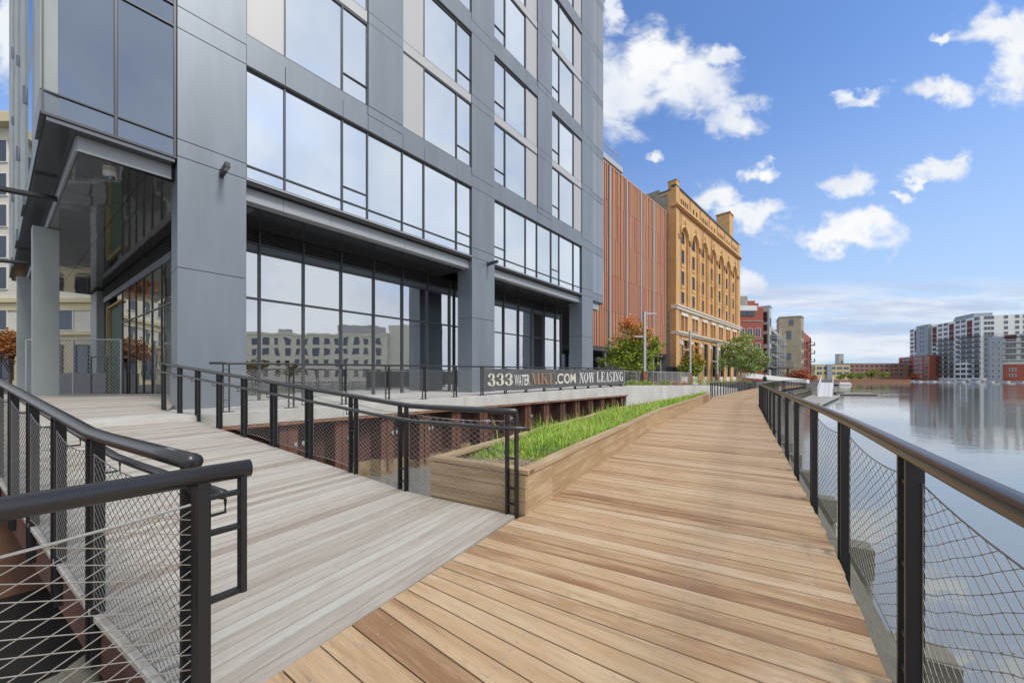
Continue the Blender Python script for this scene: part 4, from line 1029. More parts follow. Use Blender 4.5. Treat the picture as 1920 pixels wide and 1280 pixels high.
def bfont(txt, offset=.0):
    c = bpy.data.curves.new('t', 'FONT'); c.body = txt; c.offset = offset; c.size = 1; o = bpy.data.objects.new('t', c); col.objects.link(o)
    bpy.context.view_layer.update(); me = bpy.data.meshes.new_from_object(o.evaluated_get(bpy.context.evaluated_depsgraph_get()))
    v = [(p.co.x, p.co.y) for p in me.vertices]; f = [tuple(p.vertices) for p in me.polygons]
    bpy.data.objects.remove(o); bpy.data.meshes.remove(me); bpy.data.curves.remove(c); return v, f
def banner():
    s0, s1 = 9.08, 20.45
    root = thing('banner', 'long dark grey leasing banner with cream and bronze lettering tied to the terrace railing', 'banner', (*T((s0 + s1) / 2, 9.70), tz(14)))
    root_m = mat('banner_vinyl', (.115, .118, .122), rough=.7, var=.12, vscale=1.5)
    def S(u, v):      # u,v in 0..1
        s = s0 + (s1 - s0) * u; ph = (s - 1.65) / 1.24
        wav = .022 * math.sin(ph * 2 * math.pi) * (1 - .4 * v) + .012 * math.sin(ph * 11 + v * 5)
        sag = -.022 * abs(math.sin(ph * math.pi)) * (v ** 3)
        p = T(s, 9.685 - wav); return (p[0], p[1], tz(s) + .13 + .86 * v + sag + .03 * (v < .5) * math.sin(ph * 3.1) * .4)
    def shape(u, v, d):
        p = S(u, v); d += .016; return (p[0] + .739 * d, p[1] - .674 * d, p[2])
    mb = MB(); n, m = 180, 8
    mb.mesh([S(i / n, j / m) for i in range(n + 1) for j in range(m + 1)], [(i * (m + 1) + j, (i + 1) * (m + 1) + j, (i + 1) * (m + 1) + j + 1, i * (m + 1) + j + 1) for i in range(n) for j in range(m)])
    part(mb, 'sheet', root_m, root, smooth=True)
    cream = mat('cream_ink', (.66, .63, .52), rough=.7); bron = mat('bronze_ink', (.33, .21, .12), rough=.7); white = mat('white_ink', (.70, .69, .66), rough=.7)
    U = lambda x: ((685 * 9.70 / (.739 * (1585 - x)) - 9.70 * .674) / .739 - s0) / (s1 - s0)
    def put_polys(polys, nm, m_):
        mb = MB()
        for i, pl in enumerate(polys):
            # subdivide long quads for conforming to the cloth
            mb.face([shape(x, y, .006 + .0004 * (i % 5)) for x, y in pl])
        o = part(mb, nm, m_, root)
    def word(txt, u0, u1, v0, v1, m_, gap=.07):
        tot = sum(GL[c][1] for c in txt) + gap * (len(txt) - 1); x = 0; pol = []
        for c in txt:
            pg, wd = GL[c]
            for pl in pg: pol.append([(u0 + (u1 - u0) * (x + px_) / tot, v0 + (v1 - v0) * py_) for px_, py_ in pl])
            x += wd + gap
        put_polys(pol, 'lettering', m_)
    def sans(txt, u0, u1, v0, v1, m_, off):
        v, f = bfont(txt, off); x0, x1 = min(p[0] for p in v), max(p[0] for p in v); y0, y1 = min(p[1] for p in v), max(p[1] for p in v)
        mb = MB(); mb.mesh([shape(u0 + (u1 - u0) * (p[0] - x0) / (x1 - x0), v0 + (v1 - v0) * (p[1] - y0) / (y1 - y0), .0065) for p in v], f); part(mb, 'lettering', m_, root)
    word('333', U(912.5), U(961), .22, .78, cream, .03)
    sans('WATER', U(963), U(992), .20, .72, white, .02)
    word('MKE', U(994), U(1039), .20, .78, bron, .02)
    sans('.COM', U(1041), U(1079), .20, .76, cream, .03)
    word('NOW', U(1085), U(1113.5), .20, .80, white, .06)
    word('LEASING', U(1118), U(1168), .20, .84, white, .05)
banner()

# ------------------------------------------------------------------ timbers and beams over the water
def uvbox(mb, fr, a0, a1, b0, b1, z0, z1):
    ou, ov = random.uniform(0, 50), random.uniform(0, 50); L, H = a1 - a0, max(z1 - z0, b1 - b0)
    q = [fr(a0, b0), fr(a1, b0), fr(a1, b1), fr(a0, b1)]; u = [(ou, ov), (ou + L, ov), (ou + L, ov + H), (ou, ov + H)]
    mb.mesh([(x, y, z0) for x, y in q] + [(x, y, z1) for x, y in q], [(3, 2, 1, 0), (4, 5, 6, 7), (0, 1, 5, 4), (1, 2, 6, 5), (2, 3, 7, 6), (3, 0, 4, 7)], 0, [[u[3], u[2], u[1], u[0]], u, u, u, u, u])
q = frame(*RP(-.35, 2.62), -.865, .502); mb = MB(); uvbox(mb, q, -.35, 1.55, .0, .24, -.52, -.16)
tag(mb.build('timber_beam', old_wood, bevel=.012), 'mossy grey timber beam running along the outside edge of the ramp, bottom left', 'beam')
q = frame(-2.62, 2.62, .12, -1); mb = MB(); uvbox(mb, q, 0, 2.6, -.13, .13, -.75, -.40)
tag(mb.build('timber_beam', old_wood, bevel=.012), 'grey timber beam crossing the dark gap under the foreground cable mesh', 'beam')
def edge_timbers():
    root = thing('fender_timber', 'weathered grey timber running low along the water side of the boardwalk', 'beam', (1.8, 1.6, -.5))
    npm = lambda d: (lambda t: Vector((t.y, -t.x, 0)))(Rp.tan(d))
    d = .4
    while d < 30:
        mb = MB(); a, b = Rp.at(d), Rp.at(d + 2.3); fr = frame(a.x, a.y, b.x - a.x, b.y - a.y); uvbox(mb, fr, 0.004, 2.29, -.27, -.12, -.55, -.42); part(mb, 'board', old_wood, root)
        d += 2.3
    root = thing('pile_beams', 'short grey timber beam ends sticking out over the water below the river railing', 'beams', (1.8, 1.6, -.8))
    d = near(Rp, (2.5, 2.85))
    while d < 22:
        mb = MB(); a, b = Rp.at(d), Rp.at(d) + npm(d); fr = frame(a.x, a.y, b.x - a.x, b.y - a.y); uvbox(mb, fr, -.1, .62, -.13, .13, -.9, -.56)
        part(mb, 'beam_end', old_wood, root); mb = MB(); mb.tube([(*fr(.5, 0), -3), (*fr(.5, 0), -.9)], .13, 10); part(mb, 'pile', old_wood, root); d += 1.95
edge_timbers()

# ------------------------------------------------------------------ generic building pieces
def win_grid(root, fr, cells, frame_mat, glass_mat, depth=.12, proud=.03, mull=1, name='window'):
    """cells: (a, z, w, h) sorted by importance; first 100 single parts, the rest one part"""
    cache = {}
    def one(mb, a, z, wd, h):
        t = max(.06, wd * .04)
        mb.box(fr, a - wd / 2, a + wd / 2, -proud, -proud + .02, z, z + h, 1)
        mb.box(fr, a - wd / 2 - t, a - wd / 2, -proud - .05, 0.02, z - t, z + h + t, 0); mb.box(fr, a + wd / 2, a + wd / 2 + t, -proud - .05, 0.02, z - t, z + h + t, 0)
        mb.box(fr, a - wd / 2, a + wd / 2, -proud - .05, 0.02, z + h, z + h + t, 0); mb.box(fr, a - wd / 2, a + wd / 2, -proud - .07, 0.02, z - t, z, 0)
        for k in range(1, mull + 1 if mull > 1 else mull):
            c = a - wd / 2 + wd * k / mull; mb.box(fr, c - t / 2, c + t / 2, -proud - .04, -proud, z, z + h, 0)
    rest = MB()
    for i, (a, z, wd, h) in enumerate(cells):
        if i < 100: mb = MB(); one(mb, a, z, wd, h); part(mb, name, [frame_mat, glass_mat], root)
        else: one(rest, a, z, wd, h)
    if len(cells) > 100:
        o = part(rest, name, [frame_mat, glass_mat], root); o['kind'] = 'stuff'

# ------------------------------------------------------------------ terracotta-clad building
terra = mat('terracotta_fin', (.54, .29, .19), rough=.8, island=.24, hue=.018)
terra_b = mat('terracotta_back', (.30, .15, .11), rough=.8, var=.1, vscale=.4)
alu = mat('pale_metal', (.48, .49, .50), rough=.45, metal=.3)
def terracotta():
    C = frame(8.75, 34.75, .698, .716)
    root = thing('terracotta_building', 'building clad in tall terracotta fins between the blue-grey tower and the orange brick one', 'building', (*C(8, 4), .5))
    edges = [-5.2, -.1, 2.45, 7.0, 10.9, 14.9]       # light vertical strips
    edges = [-5.0, .85, 4.35, 7.6, 10.9, 15.0]
    Z0, Z1 = 4.25, 21.9
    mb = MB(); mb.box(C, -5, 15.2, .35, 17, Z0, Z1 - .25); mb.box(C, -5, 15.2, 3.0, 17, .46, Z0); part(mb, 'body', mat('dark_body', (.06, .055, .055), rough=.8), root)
    mb = MB(); mb.box(C, -5, 15.0, .5, 15, Z1 - .25, Z1 - .2); part(mb, 'roof', frame_m, root)
    for e0, e1 in zip(edges, edges[1:]):
        mb = MB(); z = Z0
        while z < Z1 - .1:
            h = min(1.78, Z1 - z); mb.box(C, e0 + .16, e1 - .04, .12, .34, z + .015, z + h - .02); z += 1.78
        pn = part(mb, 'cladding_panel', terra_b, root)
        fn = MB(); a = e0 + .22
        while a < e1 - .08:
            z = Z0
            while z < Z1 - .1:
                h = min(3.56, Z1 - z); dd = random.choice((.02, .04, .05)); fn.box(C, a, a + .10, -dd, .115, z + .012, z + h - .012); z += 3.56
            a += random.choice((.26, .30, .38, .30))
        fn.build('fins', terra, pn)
        mb = MB(); mb.box(C, e0 + .12, e1, -.05, .4, Z1, Z1 + .10); part(mb, 'coping', terra, root)
        mb = MB(); mb.box(C, e0 - .05, e0 + .15, -.16, .2, Z0 - .1, Z1 - .15); part(mb, 'trim_strip', alu, root)
    # lobby
    for a in (-3, 1, 4.6, 8.3, 12.2, 14.4):
        mb = MB(); mb.box(C, a, a + .3, .5, .8, .46, Z0); part(mb, 'column', alu, root)
    gm = MB(); gm.box(C, -5, 15, 2.9, 2.96, .46, Z0 - .4); part(gm, 'lobby_glass', g_far, root)
    mb = MB(); mb.box(C, -5, 15.1, .1, 3, Z0 - .35, Z0 - .01); part(mb, 'soffit', frame_m, root)
    # roof terrace slab and glass rail
    mb = MB(); mb.box(C, -3, 4.9, .6, 9, 23.0, 23.55); part(mb, 'terrace_slab', alu, root)
    mb = MB(); mb.box(C, 2.2, 2.5, 1.2, 1.5, Z1, 23); mb.box(C, -3, 3.4, 2.2, 8, Z1 - .2, 23); part(mb, 'penthouse', lightpan, root)
    mb = MB()
    for a in [-2.6 + .95 * k for k in range(8)]: mb.box(C, a, a + .04, .72, .76, 23.55, 24.6)
    mb.box(C, -3, 4.1, .70, .78, 24.56, 24.62); mb.box(C, -3, 4.1, .72, .76, 24.1, 24.13); part(mb, 'roof_railing', alu, root)
terracotta()

# ------------------------------------------------------------------ orange brick building with arches
ochre = brick('ochre_brick', (.72, .43, .18), (.62, .36, .145), (.50, .34, .19), bw=.24, bh=.085, var=.30)
ochre_l = mat('ochre_stone_trim', (.72, .47, .22), rough=.8, var=.15, vscale=2)
ochre_d = mat('ochre_cornice', (.40, .19, .075), rough=.8, var=.15, vscale=2)
cream_t = mat('cream_trim', (.78, .74, .66), rough=.8, var=.12, vscale=2)
rubble = brick('rubble_side', (.27, .255, .22), (.40, .37, .30), (.20, .19, .17), bw=.55, bh=.22, var=.4)
def arch_fill(mb, fr, a0, a1, z0, zs, z1, c, r, b0, b1, n=12, rz_=None):
    """front wall piece a0..a1 x z0..z1 pierced by a round-headed opening centred on c"""
    rz_ = rz_ or r
    pts = [(c - r * math.cos(math.pi * k / n), zs + rz_ * math.sin(math.pi * k / n)) for k in range(n + 1)]
    def quad(p):
        f = [fr(a, b0) + (z,) for a, z in p]; mb.face(f)
    quad([(a0, z0), (c - r, z0), (c - r, zs), (a0, zs)]) if c - r > a0 + .01 else None
    quad([(c + r, z0), (a1, z0), (a1, zs), (c + r, zs)]) if a1 > c + r + .01 else None
    if c - r > a0 + .01: quad([(a0, zs), (c - r, zs), (c - r, z1), (a0, z1)])
    if a1 > c + r + .01: quad([(c + r, zs), (a1, zs), (a1, z1), (c + r, z1)])
    for p, q in zip(pts, pts[1:]): quad([p, q, (q[0], z1), (p[0], z1)])
    full = [(c - r, z0)] + pts + [(c + r, z0)]
    for p, q in zip(full, full[1:]):
        mb.face([fr(p[0], b0) + (p[1],), fr(p[0], b1) + (p[1],), fr(q[0], b1) + (q[1],), fr(q[0], b0) + (q[1],)])
def arch_ring(mb, fr, c, zs, r0, r1, b0, b1, n=14):
    for k in range(n):
        t0, t1 = math.pi * k / n, math.pi * (k + 1) / n
        q = [(c - r * math.cos(t), zs + r * math.sin(t)) for r, t in ((r0, t0), (r1, t0), (r1, t1), (r0, t1))]
        vs = [fr(a, b0) + (z,) for a, z in q] + [fr(a, b1) + (z,) for a, z in q]
        mb.mesh(vs, [(0, 1, 2, 3), (7, 6, 5, 4), (0, 4, 5, 1), (1, 5, 6, 2), (2, 6, 7, 3), (3, 7, 4, 0)])
def orange():
    C = frame(20.1, 45.0, .7095, .7047); L = 29.2; ZR = 25.0
    root = thing('brick_warehouse', 'tall ochre brick building with seven arched bays and a roof chimney', 'building', (*C(L / 2, 8), .5))
    P = lambda mb, nm, m, **k: part(mb, nm, m, root, **k)
    mb = MB(); mb.box(C, .02, L, .26, 16, .4, ZR - .4); P(mb, 'wall', ochre)
    mb = MB(); mb.box(C, -.02, .60, .9, 16, .4, 24.3); mb.box(C, -.02, .6, 2, 5.6, 24.3, 25.2); mb.box(C, -.02, .6, 8.5, 16, 24.3, 25.4); mb.box(C, -.02, .9, .62, .9, .4, 9.6); P(mb, 'side_wall', rubble)
    mb = MB(); mb.box(C, 0, L, .5, 16, ZR - .4, ZR - .2); P(mb, 'roof', frame_m)
    # corner piers
    for a0, a1, zt in ((0, 1.0, 25.7), (L - 1.2, L, 25.05)):
        mb = MB(); mb.box(C, a0, a1, -.12, .9, .46, zt); P(mb, 'corner_pier', ochre); mb = MB(); mb.box(C, a0 - .05, a1 + .04, -.16, .95, zt, zt + .1); P(mb, 'pier_cap', ochre_d)
    p0, sp = 1.15, (L - 2.35) / 7.0
    cells = []
    for i in range(7):
        a0 = p0 + sp * i; a1 = a0 + sp; c = (a0 + a1) / 2; r = 1.32
        mb = MB(); arch_fill(mb, C, a0, a1, 10.6, 19.35, 22.4, c, r, .0, .259); P(mb, 'arched_bay', ochre)
        mb = MB(); arch_ring(mb, C, c, 19.35, r + .02, r + .34, -.12, .0); arch_ring(mb, C, c, 19.35, r + .46, r + .58, -.09, -.001); P(mb, 'arch_moulding', ochre_l)
        mb = MB(); mb.box(C, c - .14, c + .14, -.25, .1, 20.6, 21.45); P(mb, 'keystone', ochre_l)
        for q in (a0, a1):
            if q == a0 or i == 6:
                mb = MB(); mb.box(C, q - .46, q + .46, -.20, .03, 18.95, 19.3); mb.box(C, q - .34, q + .34, -.17, .03, 18.75, 18.95); P(mb, 'pier_capital', ochre_d)
                mb = MB(); mb.box(C, q - .26, q + .26, -.08, .02, 10.6, 18.75); P(mb, 'pilaster', ochre)
        # windows inside the arch
        for z, h in ((10.9, 1.55), (13.35, 1.75), (16.1, 1.75)): cells.append((c, z, .92, h))
        for z in (13.0, 15.75): mb = MB(); mb.box(C, c - .62, c + .62, .16, .27, z - .02, z + .16); P(mb, 'window_sill', ochre_l)
        mb = MB(); n = 10; pts = [(c - .62, 18.7), (c - .62, 19.6)] + [(c - .62 * math.cos(math.pi * k / n), 19.6 + .62 * math.sin(math.pi * k / n)) for k in range(1, n)] + [(c + .62, 19.6), (c + .62, 18.7)]
        mb.face([C(a, .245) + (z,) for a, z in pts]); P(mb, 'arched_window', g_far)
        # attic windows: two small per bay
        for dx in (-1.15, -.40, .40, 1.15): 
            pass
        mb = MB(); 
        xs = [a0, c - 1.3, c - .75, c - .45, c - .02 - .43 + .5 - .05, c + .45, c + .75, c + 1.3, a1]
        ops = [(c - 1.32, c - .82), (c - .62, c - .12), (c + .12, c + .62), (c + .82, c + 1.32)] if i in (0, 2, 4, 6) else [(c - .9, c - .3), (c + .3, c + .9)]
        edges = [a0] + [v for o in ops for v in o] + [a1]
        for k in range(0, len(edges) - 1, 2): mb.box(C, edges[k], edges[k + 1], .0, .255, 22.95, 24.05)
        mb.box(C, a0, a1, .0, .258, 24.05, ZR); mb.box(C, a0, a1, .0, .258, 22.86, 22.95); P(mb, 'attic_wall', ochre)
        for o0, o1 in ops: g = MB(); g.box(C, o0, o1, .20, .25, 22.95, 24.05); P(g, 'attic_window', g_far)
        mb = MB(); mb.box(C, a0 - .12, a0 + .12, -.06, .0, 22.9, ZR - .05); P(mb, 'attic_strip', ochre_d)
        # middle storey under the arches
        mb = MB(); ed = [a0, c - 1.1, c - .12, c + .12, c + 1.1, a1]
        for k in (0, 2, 4): mb.box(C, ed[k], ed[k + 1], 0, .6, 7.35, 9.35)
        mb.box(C, a0, a1, 0, .6, 9.35, 9.9); P(mb, 'middle_wall', ochre)
        g = MB(); g.box(C, c - 1.1, c + 1.1, .16, .20, 7.35, 9.35); P(g, 'shutter', terra_b)
        mb = MB(); mb.box(C, c - 1.25, c + 1.25, -.04, .0, 9.3, 9.75); P(mb, 'lintel', cream_t)
        # ground storey: tall piers
        mb = MB(); mb.box(C, a0, a0 + .95, -.05, .6, .46, 6.2); mb.box(C, a1 - .5, a1, -.05, .6, .46, 6.2); mb.box(C, a0, a1, 0, .6, 6.2, 6.75); P(mb, 'ground_pier', ochre)
        mb = MB(); mb.box(C, a0 - .08, a0 + 1.03, -.14, .2, 5.55, 6.1); P(mb, 'pier_capital', cream_t)
        mb = MB(); mb.box(C, a0 + .95, a1 - .5, .1, .5, .46, 1.5); P(mb, 'base_wall', cream_t)
        g = MB(); g.box(C, a0 + .95, a1 - .5, .2, .25, 1.5, 6.2); g.box(C, c + .1, c + .22, .14, .2, 1.5, 6.2, 1); P(g, 'ground_window', [g_far, cream_t])
    C3 = frame(*C(0, .26), .7095, .7047); win_grid(root, C3, cells, ochre_l, g_far, mull=0, proud=.012)
    for z0, z1, pr, m, nm in ((22.4, 22.62, .28, ochre_d, 'cornice'), (22.62, 22.86, .42, ochre_l, 'cornice'), (9.9, 10.22, .26, cream_t, 'belt_course'), (10.22, 10.36, .42, cream_t, 'belt_course'),
                          (6.75, 6.98, .22, cream_t, 'belt_course'), (6.98, 7.12, .42, cream_t, 'belt_course'), (ZR, ZR + .16, .14, frame_m, 'coping')):
        mb = MB(); mb.box(C, -.12, L + .15, -pr, .5, z0, z1); P(mb, nm, m)
    mb = MB(); mb.box(C, .02, L - .02, .05, .6, 10.36, 10.6); mb.box(C, .02, L, .05, .6, 7.12, 7.35); P(mb, 'wall_course', ochre)
    mb = MB(); mb.box(C, L - 2.6, L - .4, .9, 3.0, 20, 30.4); P(mb, 'chimney', ochre); mb = MB(); mb.box(C, L - 2.72, L - .28, .8, 3.1, 30.4, 30.65); P(mb, 'chimney_cap', ochre_d)
    mb = MB()
    for a in (1.45, 9.5, 13.3): mb.tube([C(a, -.18) + (.6,), C(a, -.18) + (22.2,)], .05, 6)
    P(mb, 'downpipes', ochre_d)
orange()

# ------------------------------------------------------------------ further buildings on this bank
redb = brick('red_brick', (.40, .10, .065), (.32, .075, .05), (.28, .14, .11), bw=.3, bh=.1, var=.2)
stoneb = brick('tan_block', (.40, .345, .25), (.32, .275, .195), (.25, .21, .16), bw=.7, bh=.3, var=.3)
whitem = mat('offwhite_render', (.76, .76, .74), rough=.8, var=.06, vscale=.3)
bgrey = mat('bluegrey_cladding', (.29, .33, .37), rough=.7, var=.06, vscale=.3)
darkred = mat('dark_red_render', (.16, .045, .05), rough=.8)
rail_d = mat('dark_balcony', (.05, .05, .055), rough=.6)
def red_one():
    C = frame(54.4, 88, 1, 0)
    root = thing('red_brick_building', 'red brick building with white framed windows and a stone gable, behind the green tree', 'building', (*C(3, 6), .4))
    P = lambda mb, nm, m, **k: part(mb, nm, m, root, **k)
    mb = MB(); mb.box(C, -6, 6.1, 0, 14, .4, 18.3); P(mb, 'wall', redb)
    mb = MB(); mb.box(C, -3, 3.3, 1.5, 12, 18.3, 21.3); P(mb, 'gable', rubble); mb = MB(); mb.box(C, 3.3, 5.2, 1.6, 12, 18.3, 20.2); mb.box(C, 5.6, 7.0, 3, 4.5, 17, 19.9); P(mb, 'roof_wall', redb)
    mb = MB(); mb.box(C, -1, 4.6, .3, 3, 18.3, 18.5); mb.box(C, .2, 4.6, -.1, .3, 17.5, 18.7); P(mb, 'dormer', whitem)
    mb = MB(); mb.box(C, .6, 2, -.14, -.1, 16.2, 17.4); mb.box(C, 2.2, 4, -.14, -.1, 16.2, 17.4); P(mb, 'dormer_window', g_far)
    cells = [(1.9 * k - .9, z, 1.15, 2.0) for z in (11.2, 7.6, 4.2) for k in range(0, 4)]; win_grid(root, C, cells, whitem, g_far, mull=2)
    for z in (10.6, 14.9): mb = MB(); mb.box(C, -6, 6.15, -.1, .1, z, z + .22); P(mb, 'string_course', rubble)
    # white bay tower
    B = frame(62.4, 88.6, .70, .714)
    root = thing('bay_tower', 'narrow white and grey glazed bay tower attached beside the red brick building', 'building', (61.5, 90, .4))
    mb = MB(); mb.box(B, 0, 2.6, 0, 1.9, .4, 18.6); part(mb, 'wall', alu, root); mb = MB(); mb.box(B, -.15, 2.75, -.2, 2.1, 18.6, 18.9); part(mb, 'roof', alu, root)
    FB = frame(62.4 - 1.357, 88.6 + 1.33, .714, -.70); win_grid(root, FB, [(.95, z, 1.15, 2.4) for z in (2.6, 6.1, 9.6, 15.0)] + [(.95, 12.8, 1.15, 1.5)], bgrey, g_far, mull=1)
    win_grid(root, B, [(1.3, z, 1.4, 2.0) for z in (3.2, 6.5, 9.8, 13.9)], alu, g_far, mull=2)
red_one()
def balcony(root, fr, a, z, wd, dp, m_slab, m_rail, name='balcony'):
    s = MB(); s.box(fr, a - wd / 2, a + wd / 2, -dp, .0, z - .16, z); o = part(s, name, m_slab, root)
    r = MB(); r.box(fr, a - wd / 2, a + wd / 2, -dp, -dp + .04, z + 1.0, z + 1.06); r.box(fr, a - wd / 2, a - wd / 2 + .04, -dp, -.02, z + 1.0, z + 1.06); r.box(fr, a + wd / 2 - .04, a + wd / 2, -dp, -.02, z + 1.0, z + 1.06)
    n = max(3, int(wd / .3))
    for k in range(n + 1): c = a - wd / 2 + wd * k / n; r.box(fr, c - .02, c + .02, -dp + .003, -dp + .035, z, z + 1.0)
    r.build('railing', m_rail, o)
def balcony_block():
    B = frame(65.2, 92.4, .648, .762)
    root = thing('balcony_block', 'grey apartment building stacked with small steel balconies, left of the tan block tower', 'building', (*B(16, 5), .4))
    mb = MB(); mb.box(B, 0, 34, .1, 10, .4, 14.8); part(mb, 'wall', mat('tan_render', (.46, .42, .35), rough=.8, var=.2, vscale=.8), root)
    for k in range(6): mb = MB(); mb.box(B, 1.2 + 5.4 * k, 1.32 + 5.4 * k, -1.5, -1.38, .4, 13.2 + (k % 3) * .9); part(mb, 'balcony_post', whitem, root)
    mb = MB(); mb.box(B, 5, 7, 1, 3, 14.8, 18.2); part(mb, 'roof_tower', rubble, root)
    win_grid(root, B, [(3 + 4.6 * k, z, 2.4, 2.2) for z in (1.6, 4.9, 8.2, 11.5) for k in range(7)], bgrey, g_far, mull=2)
    for z in (4.6, 7.9, 11.2):
        for k in range(7): balcony(root, B, 3 + 4.6 * k, z + (.5 if k % 2 else 0), 3.0, 1.5, rail_d if k % 3 == 0 else alu, alu)
balcony_block()
def stone_tower():
    root = thing('block_tower', 'blunt tan stone block building with few small windows, near the far end of the row', 'building', (92, 120, .4))
    P0, P1, P2 = (87.4, 119.6), (92.9, 117.4), (96.5, 120.85); P3 = (P0[0] + 5, P0[1] + 8)
    mb = MB(); mb.prism([P0, P1, P2, P3], .4, 21.0); part(mb, 'wall', stoneb, root)
    C = frame(*P0, P1[0] - P0[0], P1[1] - P0[1]); mb = MB(); mb.box(C, -4.5, 0, .6, 8, .4, 17.2); part(mb, 'side_wing', stoneb, root)
    mb = MB(); mb.prism([(P0[0] - .15, P0[1] - .1), (P1[0], P1[1] - .25), (P2[0] + .2, P2[1]), (P3[0], P3[1] + .2)], 21.0, 21.3); part(mb, 'coping', rubble, root)
    win_grid(root, C, [(3.3, 18.3, 1.2, 1.8), (2.6, 14.0, 1.4, 2.6), (2.6, 7.2, 1.3, 2.1)], rubble, g_far, mull=0)
    C2 = frame(*C(0, .6), P1[0] - P0[0], P1[1] - P0[1]); win_grid(root, C2, [(-1.2, z, 1.3, 2.4) for z in (14, 10.4, 6.8, 3.2)], rubble, g_far, mull=0)
    S = frame(*P1, P2[0] - P1[0], P2[1] - P1[1]); win_grid(root, S, [(a, z, .9, 2.3) for z in (3.6, 7.2, 10.6, 14.4) for a in (1.4, 3.4)], rubble, g_far, mull=0)
stone_tower()
def red_two():
    B = frame(96.7, 121.2, .69, .724)
    root = thing('red_brick_building', 'lower red brick building with dark balconies over the river at the end of the row', 'building', (*B(13, 6), .4))
    mb = MB(); mb.box(B, 0, 26.5, 0, 12, .4, 16.6); mb.box(B, 3, 5, 2, 4, 16.6, 18.4); part(mb, 'wall', redb, root)
    win_grid(root, B, [(3 + 5 * k, z, 1.3, 2.1) for z in (1.8, 5, 8.2, 11.4) for k in range(5)], rail_d, g_far, mull=0)
    for z in (4.4, 7.5, 10.6, 13.7):
        for a in (9, 24): balcony(root, B, a, z, 4, 1.2, rail_d, rail_d)
red_two()
mb = MB(); Cn = frame(55.5, 78, .93, .37); mb.box(Cn, 0, 7.2, 0, 6, 3.35, 3.62)
root = thing('canopy', 'flat dark canopy on slim posts in front of the balcony apartments', 'canopy', (*Cn(3, 3), .4)); part(mb, 'roof_slab', rail_d, root)
for a in (1, 6.3):
    mb = MB(); mb.box(Cn, a, a + .22, .6, .8, .4, 3.35); part(mb, 'post', rail_d, root)
mb = MB()
for k in range(13): mb.box(Cn, .1 + k * .56, .14 + k * .56, .05, .09, 3.62, 4.75)
mb.box(Cn, 0.08, 7.0, .04, .1, 4.75, 4.82); part(mb, 'railing', rail_d, root)
mb = MB(); q = [(41.5, 64.8), (57.8, 71), (57.4, 72.2), (41, 66)]
mb.hexa([(*p, z) for p, z in zip(q, (1.35, .3, .3, 1.35))] + [(*p, z) for p, z in zip(q, (2.25, .95, .95, 2.25))])
tag(mb.build('low_wall', whitem), 'low white wedge shaped wall sloping down behind the walking person', 'wall')

# ------------------------------------------------------------------ far side of the river
yell = mat('pale_yellow_render', (.56, .46, .25), rough=.8); farm = mat('far_grey_render', (.45, .45, .44), rough=.8)
def simple_block(name, label, fr, L, Dp, z1, m, cells, fm, extra=None, mull=2):
    root = thing(name, label, 'building', (*fr(L / 2, Dp / 2), -.3)); mb = MB(); mb.box(fr, 0, L, 0, Dp, -.4, z1); part(mb, 'wall', m, root)
    mb = MB(); mb.box(fr, -.1, L + .1, -.12, Dp, z1, z1 + .3); part(mb, 'roof', farm, root); win_grid(root, fr, cells, fm, g_far, mull=mull); return root
mb = MB(); fr = frame(163, 218, 1, 0); mb.box(fr, 2, 75, 0, 2, -3, .35); tag(mb.build('bank_wall', rustcap), 'low rust brown bank wall along the far water edge in the distance', 'wall')
mb = MB(); mb.prism([(166, 219), (238, 219), (300, 330), (150, 330)], -2, .3); tag(mb.build('far_ground', mat('far_grass', (.12, .15, .06), rough=.9)), kind='structure')
fr = frame(199, 222 + 18, 1, .0)
r = simple_block('low_building', 'low pale yellow building with window bands across the water', fr, 23, 12, 9.8, yell, [(3 + 4.4 * k, z, 3.4, 1.6) for z in (3.6, 6.9) for k in range(5)], farm)
mb = MB(); mb.box(fr, 7.3, 10.5, -1, 0, 0, 10.2); part(mb, 'stair_tower', bgrey, r)
simple_block('low_building', 'long low red brick building on the far shore, left of the white apartments', frame(267, 290, 1, .02), 48, 14, 12.6, mat('far_red_brick', (.33, .17, .13), rough=.85), [(3 + 4 * k, z, 2.6, 1.3) for z in (3.5, 6.8, 10) for k in range(11)], farm)
simple_block('distant_tower', 'slender pale distant tower rising over the low yellow building', frame(286.5, 320, 1, 0), 4, 4, 22, farm, [(2.5, z, 1.4, 2.2) for z in (6, 10, 14)], whitem)
simple_block('low_building', 'pale grey flat roofed building beside the red brick apartment corner', frame(322, 316, 1, 0), 16, 10, 10, farm, [(2.5 + 3.5 * k, z, 2.2, 1.5) for z in (2, 6) for k in range(4)], whitem)
